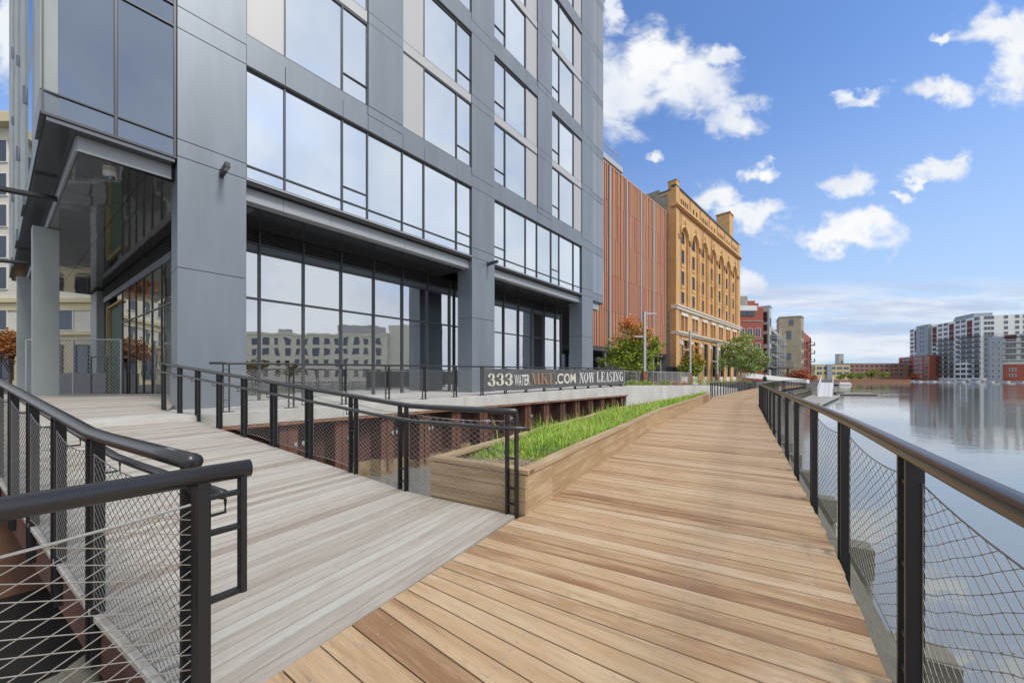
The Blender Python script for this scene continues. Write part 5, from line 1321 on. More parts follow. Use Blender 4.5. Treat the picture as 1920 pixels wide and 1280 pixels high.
def white_apartments():
    A = frame(331, 304, -.3808, -.9247); Bf = frame(303, 236, .9247, -.3808)
    root = thing('apartment_block', 'large twelve storey white apartment building with dark balcony bands across the river', 'building', (325, 262, 0))
    H = 41.2; P = lambda mb, nm, m, **k: part(mb, nm, m, root, **k)
    mb = MB(); mb.box(A, 0, 73.5, 0, 46, -.4, H); P(mb, 'wall', whitem)
    mb = MB(); mb.box(A, 13, 26.8, -2.2, 0, 18, H + 1.2); P(mb, 'grey_stair_bay', bgrey)
    mb = MB(); mb.box(A, 45, 62, 3, 12, H, H + 3.4); mb.box(A, 38, 44, 6, 6.3, H, H + 2.6); P(mb, 'rooftop_plant', bgrey)
    for a in (8.5, 30, 47.5, 64):
        mb = MB(); mb.box(A, a - 2.2, a + 2.2, -.08, .02, 27.6 if a > 10 else 24, 39.6); P(mb, 'red_recess', darkred)
        for k in range(3): mb = MB(); mb.box(A, a - 2.2, a + 2.2, -1.3, -.08, 27.5 + k * 3.42, 27.7 + k * 3.42); P(mb, 'balcony', whitem)
    rows = [1.4 + 3.42 * k for k in range(12)]
    cells = []
    for a in (36, 41.8, 53.4, 58.6, 70.2, 3, 47.5, 64, 30, 8.5, 18, 23):
        for k, z in enumerate(rows):
            if a in (47.5, 64, 30, 8.5) and k > 7: continue
            if a in (18, 23): 
                continue
            if a < 34 and k < 5: continue
            cells.append((a, z, 3.9, 1.9))
    win_grid(root, A, cells, alu, g_far, mull=3)
    TB = frame(*A(0, -2.2), -.3808, -.9247); win_grid(root, TB, [(18.5 + 3.2 * j, rows[k], 1.5, 1.7) for k in range(6, 12) for j in (0, 1)], alu, g_far, mull=2)
    c2 = [(3.6 + d, z, w_, 1.9) for z in rows for d, w_ in ((0, 4.4), (7.6, 1.7), (12.5, 1.7), (16.8, 3.4), (22, 1.7), (28.5, 4.4), (34, 3.4))]
    win_grid(root, Bf, c2[::-1], alu, g_far, mull=3)
    for k in range(1, 9):
        z = rows[k] - .75
        for a0, a1 in ((34, 50.3), (56, 73.4)) if k > 3 else ((34, 50.3), (66, 73.4)):
            s = MB(); s.box(A, a0, a1, -1.7, -.1, z - .15, z + .35); o = P(s, 'balcony', rail_d)
            r_ = MB(); n = int((a1 - a0) / 1.1)
            for j in range(n + 1): c = a0 + (a1 - a0 - .06) * j / n; r_.box(A, c, c + .3, -1.69, -1.64, z + .22, z + 1.2)
            r_.box(A, a0, a1, -1.7, -1.62, z + 1.2, z + 1.3); r_.build('railing', rail_d, o)
        s = MB(); s.box(Bf, 1, 9.5, -1.7, -.0, z, z + .22); s.box(Bf, 1, 9.5, -1.7, -1.62, z + 1.2, z + 1.3); P(s, 'balcony', rail_d)
    C = frame(*A(0, -5), -.3808, -.9247)
    root = thing('brick_corner_block', 'five storey red brick wing at the left foot of the white apartment building', 'building', (*C(16, 2), 0))
    mb = MB(); mb.box(C, -4, 34.5, 0, 4.9, -.4, 18.2); part(mb, 'wall', redb, root)
    win_grid(root, C, [(a, rows[k], 4 if a > 14 else 3, 1.9) for k in range(5) for a in (3, 8, 18, 23.5, 31)], whitem, g_far, mull=3)
    for k in range(1, 5):
        s = MB(); s.box(C, -4, 14, -1.6, 0, rows[k] - .8, rows[k] - .6); o = part(s, 'balcony', rail_d, root); s = MB(); s.box(C, -4, 14, -1.6, -1.52, rows[k] + .3, rows[k] + .4); s.build('railing', rail_d, o)
    # second, nearer block at the right edge
    D = frame(261.5, 200, .75, -.66)
    root = thing('apartment_block', 'nearer white apartment block with blue-grey corner tower and brick base at the right edge', 'building', (280, 210, 0))
    mb = MB(); mb.box(D, 0, 4.4, 0, 4, -.4, 23.6); part(mb, 'corner_tower', bgrey, root)
    mb = MB(); mb.box(D, 3, 46, 2.2, 9, -.4, 24.8); part(mb, 'wall', whitem, root)
    mb = MB(); mb.box(D, 4.5, 46, 1.9, 2.18, -.4, 8.6); part(mb, 'brick_base', redb, root)
    E = frame(*D(0, 2.2), .75, -.66); win_grid(root, E, [(7.5 + 5 * j, 11.4 + 3.2 * k, 3.4, 1.9) for k in range(4) for j in range(7)], alu, g_far, mull=3)
    E2 = frame(*D(0, 1.9), .75, -.66); win_grid(root, E2, [(8 + 6 * j, 2 + 3.1 * k, 2.2, 1.3) for k in range(2) for j in range(5)], whitem, g_far, mull=2)
    win_grid(root, D, [(1.2 + 1.9 * j, 1.2 + 3.1 * k, .9, 1.5) for k in range(7) for j in (0, 1)], whitem, g_far, mull=2)
    for j in range(7): mb = MB(); mb.box(D, 5.4 + 5 * j, 9.4 + 5 * j, 2.1, 2.22, 22.4, 24.4); part(mb, 'top_recess', darkred if j % 2 == 0 else bgrey, root)
    for k in range(5):
        s = MB(); s.box(D, 4.5, 46, .8, 2.2, 10.4 + 3.2 * k, 10.6 + 3.2 * k); s.box(D, 4.5, 46, .8, .88, 11.5 + 3.2 * k, 11.6 + 3.2 * k); part(s, 'balcony', rail_d, root)
white_apartments()
# docks and boats at the far shore
def docks():
    mb = MB(); fr = frame(262, 262, .35, -1); 
    D = frame(236, 246, 1, -.28); mb.box(D, 0, 95, 0, 3, -1.5, -.9)
    tag(mb.build('floating_dock', farm), 'long pale floating dock lying along the foot of the far apartments', 'dock')
    hull = mat('white_hull', (.7, .7, .7), rough=.4); cov = mat('blue_cover', (.08, .12, .2), rough=.7)
    def boat(name, label, x, y, rot, s, group=None, pont=False):
        root = thing(name, label, 'boat', (0, 0, 0), group); C = frame(x, y, math.cos(rot), math.sin(rot))
        if not pont:
            mb = MB(); sec = [(-3, .95, 0), (0, 1.1, 0), (2, .9, .05), (3.4, .05, .25)]
            vs = []
            for a, wd, up in sec: vs += [C(a * s, -wd * s) + (-1.4 + (.85 + up) * s,), C(a * s, wd * s) + (-1.4 + (.85 + up) * s,), C(a * s * .95, wd * .6 * s) + (-1.55,), C(a * s * .95, -wd * .6 * s) + (-1.55,)]
            fs = [(3, 2, 1, 0)]
            for i in range(3):
                for e in range(4): fs.append((i * 4 + e, i * 4 + (e + 1) % 4, i * 4 + 4 + (e + 1) % 4, i * 4 + 4 + e))
            fs.append((12, 13, 14, 15)); mb.mesh(vs, fs); part(mb, 'hull', hull, root)
            mb = MB(); mb.box(C, -1.6 * s, .9 * s, -.75 * s, .75 * s, -1.4 + .85 * s, -1.4 + 1.5 * s); part(mb, 'cover', cov, root)
        else:
            mb = MB()
            for b in (-.9, .9): mb.tube([C(-2.7, b) + (-1.3,), C(2.5, b) + (-1.3,), C(3.0, b) + (-1.1,)], .25, 10)
            part(mb, 'pontoon', alu, root); mb = MB(); mb.box(C, -2.8, 2.6, -1.2, 1.2, -1.05, -.95); part(mb, 'deck', hull, root)
            mb = MB()
            for b in (-1.18, 1.14): mb.box(C, -2.6, 2.4, b, b + .04, -.9, -.3)
            for a in (-2.6, 2.4): mb.box(C, a, a + .04, -1.1, 1.1, -.9, -.3)
            part(mb, 'side_panel', hull, root)
            mb = MB(); mb.box(C, -1.8, -.6, -.9, -.3, -.95, -.45); mb.box(C, .6, 1.9, .3, .95, -.95, -.45); part(mb, 'seat', cov, root)
            mb = MB()
            for a in (-2.2, 1.0):
                for b in (-1.1, 1.1): mb.tube([C(a, b) + (-.4,), C(a, b) + (.55,)], .03, 5)
            mb.box(C, -2.4, 1.2, -1.2, 1.2, .55, .62); part(mb, 'sun_top', hull, root)
    boat('pontoon_boat', 'white pontoon boat with a flat sun top moored beyond the gangway', 121, 134, .2, 1, pont=True)
    for i in range(13):
        x, y = D(6 + i * 7, -3.6); boat('small_boat', 'small white covered boat, %s from the left along the far floating dock' % ('first second third fourth fifth sixth seventh eighth ninth tenth eleventh twelfth thirteenth'.split()[i]), x, y, 1.3, .85 + .25 * random.random(), 'small boats moored at the far dock')
docks()
def near_docks():
    deckm = mat('grey_dock_deck', (.36, .35, .32), rough=.85, var=.2)
    root = thing('floating_dock', 'grey floating dock with dark side openings at the foot of the gangway', 'dock', (45, 52, -1.1))
    q = [px(1496, 751, -1.05)[:2], px(1536, 757, -1.05)[:2], px(1574, 741, -1.05)[:2], px(1530, 737, -1.05)[:2]]
    mb = MB(); mb.prism(q, -1.25, -1.05); part(mb, 'deck', deckm, root)
    a, b = Vector(q[1]), Vector(q[2]); fr = frame(a.x, a.y, b.x - a.x, b.y - a.y); L = (b - a).length; mb = MB(); k = 0
    while k * 1.6 < L - 1: mb.box(fr, .2 + k * 1.6, 1.2 + k * 1.6, -.04, .3, -1.75, -1.26); k += 1
    part(mb, 'float', rail_d, root)
    mb = MB(); mb.box(fr, 0, L, -.05, .05, -1.25, -.95); part(mb, 'rubbing_strip', alu, root)
    root = thing('floating_dock', 'small separate pale dock jutting out over the water, right of the gangway', 'dock', (57, 58, -1.2))
    mb = MB(); fr = frame(*px(1560, 737, -1.15)[:2], 1, -.25); mb.box(fr, 0, 5.6, -1.2, 1.4, -1.3, -1.1); part(mb, 'deck', deckm, root); mb = MB(); mb.box(fr, .1, 5.4, -1.1, 1.3, -1.7, -1.31); mb.box(fr, -.6, 1.1, -1.0, 1.2, -1.6, -.95); part(mb, 'float', rail_d, root)
    # gangway
    root = thing('gangway', 'white sloping gangway with side rails going down to the floating dock', 'gangway', (48, 56, -.2)); wm = mat('white_painted_metal', (.72, .72, .72), rough=.5)
    A0, B0 = Vector(px(1547, 743, -1.05)), Vector((52.6, 61.0, .55)); t = (B0 - A0); n = Vector((t.y, -t.x, 0)).normalized() * .75
    mb = MB(); mb.hexa([tuple(v + Vector((0, 0, -.12))) for v in (A0 - n, A0 + n, B0 + n, B0 - n)] + [tuple(v) for v in (A0 - n, A0 + n, B0 + n, B0 - n)]); part(mb, 'walkway', wm, root)
    for s in (-1, 1):
        mb = MB(); up = Vector((0, 0, 1.0)); mb.tube([A0 + n * s + up, B0 + n * s + up], .05, 6); mb.tube([A0 + n * s + up * .5, B0 + n * s + up * .5], .04, 6)
        for k in range(9): p = A0.lerp(B0, k / 8) + n * s; mb.tube([p, p + up], .035, 5)
        part(mb, 'side_rail', wm, root)
    # old timber bulkhead
    root = thing('timber_bulkhead', 'old grey timber pile bulkhead below the distant path railing', 'bulkhead', (40, 50, -1)); d = near(Rp, (32, 42.8)); e = near(Rp, (49, 61)); k = 0
    while d < e:
        p = Rp.at(d); t = Rp.tan(d); o = p + Vector((t.y, -t.x, 0)) * .55; mb = MB(); mb.tube([(o.x, o.y, -3), (o.x, o.y, -.25 - random.random() * .2)], .2, 8); part(mb, 'pile', old_wood, root)
        d += .62
    mb = MB(); d = near(Rp, (32, 42.8))
    while d < e: a, b = Rp.at(d), Rp.at(d + 2); fr = frame(a.x, a.y, b.x - a.x, b.y - a.y); uvbox(mb, fr, 0, 2, -.9, -.76, -.7, -.45); d += 2
    part(mb, 'waler', old_wood, root)
near_docks()

# ------------------------------------------------------------------ trees, shrubs, lights, fences
def leafmat(name, lo, hi, z0, z1, isl=.35):
    m = mat(name, lo, rough=.6, island=isl, hue=.015, spec=.3); t = m.node_tree; hs = [n for n in t.nodes if n.type == 'HUE_SAT'][0]
    tc = N(t, 'ShaderNodeTexCoord'); sp = N(t, 'ShaderNodeSeparateXYZ'); t.links.new(tc.outputs['Object'], sp.inputs[0])
    n = N(t, 'ShaderNodeTexNoise', i_Scale=.9, i_Detail=2.0); t.links.new(tc.outputs['Object'], n.inputs[0])
    mr = N(t, 'ShaderNodeMapRange', interpolation_type='SMOOTHSTEP'); mr.inputs[1].default_value = z0; mr.inputs[2].default_value = z1
    t.links.new(M_('ADD', sp.outputs[2], M_('MULTIPLY', M_('SUBTRACT', n.outputs['Fac'], .5, t=t), 5.0, t=t), t=t), mr.inputs[0])
    mx = N(t, 'ShaderNodeMix', data_type='RGBA'); mx.inputs['A'].default_value = (*lo, 1); mx.inputs['B'].default_value = (*hi, 1); t.links.new(mr.outputs[0], mx.inputs['Factor']); t.links.new(mx.outputs['Result'], hs.inputs['Color'])
    b = t.nodes['Principled BSDF']; b.inputs['Subsurface Weight'].default_value = 0
    return m
def tree(name, label, x, y, z0, blobs, lm, leaves=3500, ls=.13, trunk=.1, tm=None, group=None, trunks=1, limbs=9):
    root = thing(name, label, 'tree', (x, y, z0), group); top = max(b[2] for b in blobs)
    mb = MB()
    for k in range(trunks):
        ox = (k - (trunks - 1) / 2) * .5
        mb.tube([(x + ox * .3, y, z0 - .2), (x + ox, y + .05, z0 + (top - z0) * .35), (x + ox * 1.5 + .1, y, z0 + (top - z0) * .65), (x + ox * 2, y, top)], trunk, 7, r2=trunk * .25)
    for _ in range(limbs):
        b = random.choice(blobs); h = random.uniform(.25, .6); s = Vector((x + .03, y, z0 + (top - z0) * h)); e = Vector((x + b[0] + random.uniform(-.5, .5) * b[3], y + b[1] + random.uniform(-.5, .5) * b[3], b[2] + random.uniform(-.2, .5) * b[4]))
        mb.tube([s, s.lerp(e, .5) + Vector((0, 0, .15)), e], trunk * .4, 5, r2=trunk * .08)
    part(mb, 'trunk', tm or bark, root)
    mb = MB(); tot = sum(b[3] ** 2 * b[4] for b in blobs)
    for (bx, by, bz, r, rz_) in blobs:
        n = int(leaves * r * r * rz_ / tot); clumps = []
        for _ in range(max(6, n // 45)):
            v = Vector((random.gauss(0, 1), random.gauss(0, 1), random.gauss(0, 1))).normalized() * random.uniform(.45, 1.02); clumps.append((x + bx + v.x * r, y + by + v.y * r, bz + v.z * rz_, random.uniform(.12, .30) * r))
        for i in range(n):
            c = random.choice(clumps); p = Vector((random.gauss(c[0], c[3]), random.gauss(c[1], c[3]), random.gauss(c[2], c[3] * .7)))
            u = Vector((random.gauss(0, 1), random.gauss(0, 1), random.gauss(0, .7))).normalized(); v = u.cross(Vector((random.gauss(0, 1), random.gauss(0, 1), random.gauss(0, 1)))).normalized()
            s = ls * random.uniform(.6, 1.3); mb.face([p - u * s, p + v * s * .55, p + u * s, p - v * s * .55])
    part(mb, 'crown', lm, root); return root
green_a = (.10, .17, .025)
lm1 = leafmat('maple_leaves', (.25, .34, .05), (.68, .24, .07), 3.6, 6.6)
tree('maple_tree', 'young maple turning from green to orange red at the top beside the first light pole', 9.95, 30.5, .6,
     [(-1.3, 0, 2.4, 1.1, .9), (.1, -.2, 2.6, 1.3, 1.1), (1.2, .1, 3.1, 1.1, 1.1), (-.6, 0, 3.9, 1.35, 1.1), (.5, 0, 4.6, 1.2, 1.0), (-.2, 0, 5.6, 1.0, .75), (1.9, 0, 4.0, .8, .8), (-2.1, 0, 2.7, .7, .7), (1.3,0,4.9,.7,.6)], lm1, 8000, .115)
lm2 = leafmat('autumn_leaves', (.25, .32, .05), (.62, .34, .06), 2.2, 5.0)
tree('maple_tree', 'small green and orange tree in front of the ochre brick building', 20.3, 41.5, .6,
     [(-.6, 0, 2.2, .8, .8), (.4, 0, 2.3, .9, .9), (0, 0, 3.4, 1.0, 1.1), (.8, 0, 3.3, .7, .9), (.1, 0, 4.6, .8, .8)], lm2, 4200, .12)
lm3 = leafmat('birch_leaves', (.24, .32, .10), (.33, .40, .12), 3, 8)
tree('birch_tree', 'large loose green birch tree with a pale leaning trunk in front of the ochre building', 33.6, 54, .5,
     [(-3.1, 0, 3.4, 1.1, 1.0), (3.2, 0, 3.9, 1.1, 1.0), (-.8, 0, 4.2, 1.6, 1.4), (1.2, 0, 3.2, 1.7, 1.3), (2.3, 0, 2.5, 1.1, 1.1), (1.5, 0, 5.0, 1.6, 1.4), (-.2, 0, 6.2, 1.5, 1.2), (.9, 0, 7.5, 1.2, 1.0), (-1.9, 0, 5.8, .9, .7)], lm3, 8500, .15, trunk=.13, tm=birch, trunks=2)
lm4 = leafmat('rust_leaves', (.32, .13, .04), (.40, .17, .05), 2, 5)
tree('street_tree', 'small rust orange street tree at the far left in front of the pale stone building', -33.0, 24, .4, [(-.8, 0, 3.2, 1.2, .8), (.6, 0, 3.4, 1.1, .8), (0, 0, 3.9, 1.0, .6)], lm4, 2500, .12)
lm5 = leafmat('yellowgreen_leaves', (.22, .27, .05), (.33, .30, .06), 2, 9)
for i, (pxx, Y, h, lab) in enumerate(((1597, 226, 5, 'small yellow-green tree on the far bank, left of the two'), (1612, 232, 4.5, 'small round tree on the far bank between the low buildings'), (1634, 236, 7.5, 'broad yellow-green tree on the far bank in front of the brick building'),
                                  (1660, 262, 6, 'spreading tree on the far bank left of the brick wing'), (1577, 224, 4, 'little tree on the far bank before the yellow building'))):
    x = (pxx - 960) / FPX * Y; tree('bank_tree', lab, x, Y, .2, [(0, 0, h * .55, h * .42, h * .33), (h * .2, 0, h * .72, h * .3, h * .26)], lm5, 900, .5, trunk=.2, group='trees on the far bank', limbs=4)
lm6 = leafmat('red_shrub_leaves', (.40, .12, .05), (.33, .11, .05), 0, 6)
tree('red_shrub', 'rust red bushy tree at the foot of the tan block tower', 78, 99, .3, [(-1.5, 0, 1.8, 1.8, 1.4), (1.0, 0, 2.2, 1.8, 1.6), (3, 0, 1.5, 1.4, 1.0)], lm6, 1800, .25, trunk=.15)
tree('red_shrub', 'small orange red bush beside the brick wing across the river', 300, 274, -.3, [(0, 0, 2.2, 3.5, 2.4)], lm6, 500, .6, trunk=.2, limbs=3)
def shrub(name, label, x, y, z, r, h, m, n, ls, group, spike=False):
    root = thing(name, label, 'shrub' if not spike else 'grass', (x, y, z), group); mb = MB()
    for _ in range(n):
        a = random.uniform(0, 6.28); q = r * math.sqrt(random.random()); hh = h * (1 - .5 * (q / r) ** 2) * random.uniform(.3, 1); p = Vector((x + q * math.cos(a), y + q * math.sin(a), z + hh))
        if spike:
            b = Vector((x + .5 * q * math.cos(a), y + .5 * q * math.sin(a), z)); s = Vector((math.sin(a), -math.cos(a), 0)) * .012; mb.face([b - s, b + s, p + Vector((0, 0, .1))])
        else:
            u = Vector((random.gauss(0, 1), random.gauss(0, 1), random.gauss(0, .8))).normalized() * ls; v = u.cross(Vector((random.gauss(0, 1), random.gauss(0, 1), 1))).normalized() * ls * .5; mb.face([p - u, p + v, p + u, p - v])
    part(mb, 'foliage', m, root); 
    st_ = MB(); st_.tube([(x, y, z - .1), (x, y, z + h * .5)], .02, 5); part(st_, 'stem', bark, root)
places = [(1186, 23.6, .55, .60, 0, 'yellowish leafy shrub on the wall directly after the banner end'), (1207, 24.6, .7, .55, 0, 'leafy green shrub in front of the rusty light pole base'), (1228, 25.2, .6, .45, 1, 'pinkish dry grass tuft right of the first light pole'),
          (1247, 26.5, .5, .55, 0, 'bright green shrub between two patches of pinkish grass'), (1264, 27.5, .7, .5, 1, 'dry pinkish grass before the second light pole'), (1284, 29, .6, .45, 1, 'wispy dry grass just left of the last shrub on the wall'),
          (1313, 31, .85, .9, 0, 'largest green shrub at the end of the pale concrete wall'), (1350, 36, 1.0, .5, 0, 'low leafy plants under the birch, left patch'), (1385, 42, 1.3, .6, 0, 'low leafy plants under the birch, right patch')]
for (xx, Y, r, h, sp, lab) in places:
    X = (xx - 960) / FPX * Y; shrub('dry_grass' if sp else 'shrub', lab, X, Y, .66, r, h, dryg if sp else shrubm, 700 if sp else 650, .05, 'plants along the pale wall', bool(sp))
for k, (X, Y, lab) in enumerate(((33.5, 43.2, 'green and rusty planting in the bed beside the walking person'), (36.2, 46.2, 'green planting farther along the bed past the walking person'))):
    pass
def side_planter():
    root = thing('planter', 'small distant planter box with rusty and green plants beside the railing near the walking person', 'planter', (28, 38, 0))
    fr = frame(27.1, 37.0, .63, .77); mb = MB(); mb.box(fr, 0, 5.0, .12, 1.3, .004, .42); part(mb, 'box', concw, root)
    for nm, m, a, b in (('green_plants', shrubm, 1.4, .7), ('rusty_plants', dryg, 3.6, .7)):
        mb = MB()
        for _ in range(900):
            p = Vector((*fr(a + random.gauss(0, .65), b + random.uniform(-.6, .6)), .42 + random.random() ** 1.5 * .55)); u = Vector((random.gauss(0, 1), random.gauss(0, 1), random.gauss(0, 1))).normalized() * .05; v = u.cross(Vector((1, .3, .5))).normalized() * .025
            mb.face([p - u, p + v, p + u, p - v])
        part(mb, nm, m, root)
side_planter()
def light_pole(label, xx, Y, s, arms):
    X = (xx - 960) / FPX * Y; root = thing('light_pole', label, 'lamp post', (X, Y, .46), 'slim grey light poles along the path'); fr = frame(X, Y, 1, .15)
    mb = MB(); mb.box(fr, -.09, .09, -.09, .09, 1.7, s); part(mb, 'pole', alu, root)
    mb = MB(); mb.box(fr, -.17, .17, -.17, .17, .3, 1.85); part(mb, 'rusty_base', rustcap, root)
    for a0, a1, z in arms: mb = MB(); mb.box(fr, a0, a1, -.06, .06, z - .06, z + .06); part(mb, 'lamp_arm', alu, root)
light_pole('nearest tall light pole with two arms, in front of the terracotta fins', 1208.5, 28, 6.4, [(-.85, -.09, 4.5), (.09, .95, 6.28)])
light_pole('middle light pole, in front of the left arches of the ochre building', 1294, 38.5, 6.3, [(-.85, -.09, 4.3), (.09, .9, 6.1)])
light_pole('farthest light pole, beside the birch tree', 1345, 50, 6.1, [(-.85, -.09, 3.6), (.09, .9, 5.95)])
def fence(name, label, pts, z0, h, m, nets=True, step=1.8, solid=False):
    root = thing(name, label, 'fence', (*pts[0], z0)); p = Path([Vector((*q, z0)) for q in pts]); d = 0
    while d <= p.L: a = p.at(d); mb = MB(); mb.tube([a, a + Vector((0, 0, h))], .035, 6); part(mb, 'post', m, root); d += step
    mb = MB(); n = max(2, int(p.L / 1)); mb.tube([p.at(p.L * k / n) + Vector((0, 0, h)) for k in range(n + 1)], .03, 6); mb.tube([p.at(p.L * k / n) + Vector((0, 0, .12)) for k in range(n + 1)], .02, 6); part(mb, 'rail', m, root)
    for a, b in zip(pts, pts[1:]):
        A, B = Vector((*a, z0)), Vector((*b, z0)); L = (B - A).length
        if solid:
            fr = frame(a[0], a[1], b[0] - a[0], b[1] - a[1]); mb = MB(); mb.box(fr, 0, L, -.01, .01, z0 + .1, z0 + h - .05); part(mb, 'panel', m, root)
        elif nets:
            mb = MB(); net(mb, lambda t, hh: tuple(A.lerp(B, t / L) + Vector((0, 0, hh))), L, h, .16, .16, .008, 3); part(mb, 'chain_mesh', alu, root)
fence('mesh_fence', 'thin grey mesh fence behind the shrubs past the banner', [(7.4, 27.2), (12.5, 31.2), (18, 37)], .5, 1.35, alu, step=1.6)
fence('screen_fence', 'solid black screen fence at the foot of the terracotta building', [(17.0, 40.4), (19.6, 42.6)], .5, 2.1, black, solid=True)
fence('metal_fence', 'black upright metal fence under the terracotta building, behind the mesh fence', [(8.6, 30.8), (15.5, 38.4)], .5, 1.75, black, nets=False, step=.5)
fence('chain_link_fence', 'tall chain link fence seen through the passage between the grey columns', [(-19.4, 14.6), (-15.4, 14.4)], .46, 2.4, alu, step=2.0)
fence('metal_fence', 'grey steel handrail frame standing behind the chain link fence', [(-20.5, 17.8), (-17.6, 17.4)], .46, 1.9, frame_m, nets=False, step=.9)
mb = MB(); mb.box(frame(-24, 19, 1, 0), 0, 9, 0, .4, .46, 1.6); mb.box(frame(-24, 19, 1, 0), 0, 9, .4, 1.2, .46, 1.1); tag(mb.build('concrete_steps', plinth_m), 'grey concrete step wall behind the chain link fence', 'steps')

# ------------------------------------------------------------------ pale stone building beyond the passage
stone = brick('pale_stone', (.68, .66, .57), (.63, .60, .51), (.50, .48, .41), bw=1.1, bh=.38, var=.1)
yellow_t = mat('yellow_stone_trim', (.62, .54, .34), rough=.8)
def stone_building():
    C = frame(-75, 34, 1, .0); root = thing('stone_building', 'pale cream stone building with rows of sash windows seen at the far left', 'building', (-50, 38, .4))
    mb = MB(); mb.box(C, 0, 54, 0, 14, .4, 25.2); part(mb, 'wall', stone, root)
    for z0, z1, p, m in ((24.6, 25.4, .9, yellow_t), (25.4, 25.8, .5, yellow_t), (8.3, 8.7, .35, yellow_t), (7.6, 8.3, .12, yellow_t), (5.3, 5.6, .3, yellow_t), (.4, 5.3, .06, mat('yellow_base', (.62, .55, .36), rough=.8, var=.1))):
        mb = MB(); mb.box(C, -.1, 54.1, -p, .0, z0, z1); part(mb, 'cornice' if z0 > 1 else 'base_course', m, root)
    cells = [(54 - 2.2 - 3.05 * k, z, 1.35, 2.0) for k in range(16) for z in (9.6, 12.5, 15.4, 18.3, 21.4, 5.8)]
    win_grid(root, C, cells, whitem, g_far, mull=0, proud=.05)
    C2 = frame(-75, 33.93, 1, 0); win_grid(root, C2, [(50 - 4.6 * k, 1.3, 3.2, 3.0) for k in range(10)], frame_m, g_far, mull=3, name='shop_window')
stone_building()
# ------------------------------------------------------------------ across the river on the right (seen mirrored in the storefront)
def east_bank():
    mb = MB(); mb.prism([(84, -300), (84, 6), (106, 12), (400, -30), (400, -300)], -3, -.3); tag(mb.build('east_bank', paving), kind='structure')
    C = frame(94, 4, .14, -1); root = thing('cream_warehouse', 'long cream brick warehouse across the river, seen mirrored in the storefront glass', 'building', (*C(30, 8), 0))
    cb = brick('cream_brick', (.84, .79, .64), (.78, .72, .56), (.7, .65, .52), bw=.3, bh=.1, var=.15)
    mb = MB(); mb.box(C, 8, 75, 0, 16, -.4, 14.6); part(mb, 'wall', cb, root); mb = MB(); mb.box(C, -4, 8, 1, 16, -.4, 17.6); part(mb, 'end_block', cb, root)
    mb = MB(); mb.box(C, 12, 24, 3, 10, 14.6, 17.8); mb.box(C, 40, 43, 3, 5, 14.6, 16.5); part(mb, 'rooftop_plant', farm, root); mb = MB(); mb.box(C, 8, 75, -.3, .0, 14.2, 14.9); part(mb, 'cornice', cb, root)
    win_grid(root, C, [(10.5 + 3.1 * k, z, 1.5, 2.0) for k in range(20) for z in (1.6, 5, 8.4, 11.4)], cb, g_far, mull=0)
    lmx = leafmat('autumn_far', (.28, .17, .05), (.22, .20, .06), 0, 9)
    for i, (x, y, h, lab) in enumerate(((86, -47, 9, 'tall bare brown autumn tree before the cream warehouse end'), (87, -36, 7, 'smaller brown autumn tree before the cream warehouse'), (92, 9, 6, 'green tree at the corner of the cream warehouse'), (85, -27, 5, 'low brown tree near the middle of the cream warehouse'), (85.5, -52, 10, 'tallest brown tree at the far end of the cream warehouse'))):
        tree('bank_tree', lab, x, y, -.3, [(0, 0, h * .55, h * .38, h * .33), (1, 1, h * .72, h * .28, h * .26)], lmx, 900, .4, trunk=.25, limbs=4)
east_bank()

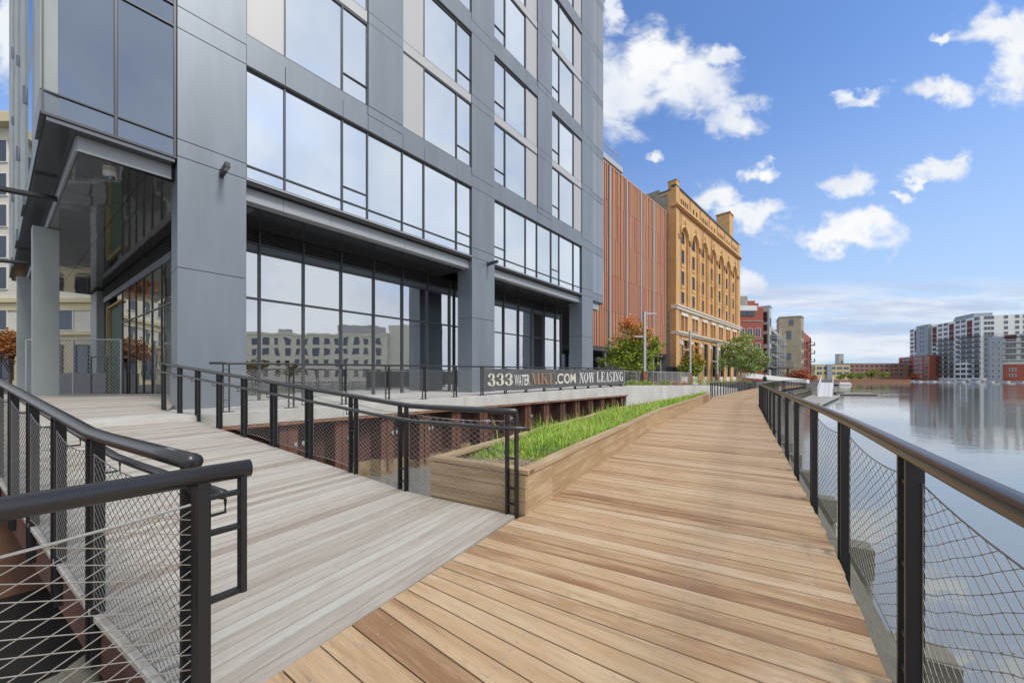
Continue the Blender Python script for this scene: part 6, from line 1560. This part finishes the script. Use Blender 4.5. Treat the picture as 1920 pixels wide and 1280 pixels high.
# ------------------------------------------------------------------ the walking person
def person():
    Y = 47.5; X = (1434 - 960) / FPX * Y; z0 = .0
    jk = mat('navy_jacket', (.02, .022, .04), rough=.8); tr = mat('pale_trousers', (.45, .46, .50), rough=.8); sk = mat('skin', (.50, .30, .22), rough=.6); hr = mat('grey_hair', (.22, .20, .18), rough=.8)
    J = {'pel': (0, 0, .95, .15), 'wst': (0, 0, 1.08, .14), 'chs': (0, .0, 1.32, .17), 'nk': (0, 0, 1.48, .055), 'hd': (0, -.01, 1.58, .085), 'tp': (0, -.01, 1.68, .08),
         'ls': (.18, 0, 1.41, .065), 'le': (.24, .04, 1.14, .05), 'lh': (.22, -.08, .92, .035), 'rs': (-.18, 0, 1.41, .065), 're': (-.24, .02, 1.14, .05), 'rh': (-.23, -.12, .94, .035),
         'lk': (.10, -.10, .52, .075), 'la': (.10, -.02, .09, .05), 'lt': (.10, -.16, .04, .04), 'rk': (-.10, .02, .52, .075), 'ra': (-.10, .14, .11, .05), 'rt': (-.10, .02, .04, .04), 'lhp': (.09, 0, .86, .10), 'rhp': (-.09, 0, .86, .10)}
    E = [('pel', 'wst'), ('wst', 'chs'), ('chs', 'nk'), ('nk', 'hd'), ('hd', 'tp'), ('chs', 'ls'), ('ls', 'le'), ('le', 'lh'), ('chs', 'rs'), ('rs', 're'), ('re', 'rh'), ('pel', 'lhp'), ('lhp', 'lk'), ('lk', 'la'), ('la', 'lt'), ('pel', 'rhp'), ('rhp', 'rk'), ('rk', 'ra'), ('ra', 'rt')]
    root = thing('person', 'person in a dark jacket and pale trousers walking on the distant boardwalk', 'person', (X, Y, z0))
    P3 = lambda k: Vector(J[k][:3])
    mb = MB()
    for a, b in E: mb.tube([P3(a), P3(a).lerp(P3(b), .5), P3(b)], J[a][3] * (.8 if a in ('pel', 'chs', 'wst') else 1), 12, r2=J[b][3])
    for k in ('hd', 'tp', 'chs', 'lk', 'rk', 'le', 're', 'ls', 'rs', 'lh', 'rh', 'lhp', 'rhp'):
        c = P3(k); rr_ = J[k][3] * 1.03
        for sq in (1, -1): dome((c.x, c.y), rr_, c.z, mb, 12, 5, sq)
    mb.tube([(0, -.09, 1.60), (0, -.115, 1.585)], .018, 6)
    o = mb.build('body', []); o.parent = root; me = o.data
    rm = o.modifiers.new('remesh', 'REMESH'); rm.mode = 'VOXEL'; rm.voxel_size = .022; rm.use_smooth_shade = True
    # colours by height: shoes, trousers, jacket, skin
    m = bpy.data.materials.new('clothed_body'); m.use_nodes = True; t = m.node_tree; b = t.nodes['Principled BSDF']; b.inputs['Roughness'].default_value = .8
    tc = N(t, 'ShaderNodeTexCoord'); sp = N(t, 'ShaderNodeSeparateXYZ'); t.links.new(tc.outputs['Object'], sp.inputs[0]); r = N(t, 'ShaderNodeValToRGB'); r.color_ramp.interpolation = 'CONSTANT'
    els = [(0, (.03, .03, .03)), (.06, (.45, .46, .50)), (.50, (.02, .022, .04)), (.865, (.50, .30, .22))]
    while len(r.color_ramp.elements) < 4: r.color_ramp.elements.new(.5)
    for e, (p, c) in zip(r.color_ramp.elements, els): e.position = p; e.color = (*c, 1)
    t.links.new(M_('DIVIDE', sp.outputs[2], 1.72, t=t), r.inputs[0]); t.links.new(r.outputs[0], b.inputs['Base Color']); me.materials.append(m)
    hm = MB(); dome((0, 0.014), .115, 1.62, hm, sq=-1.2); hob = hm.build('hair', hr); hob.parent = root
person()
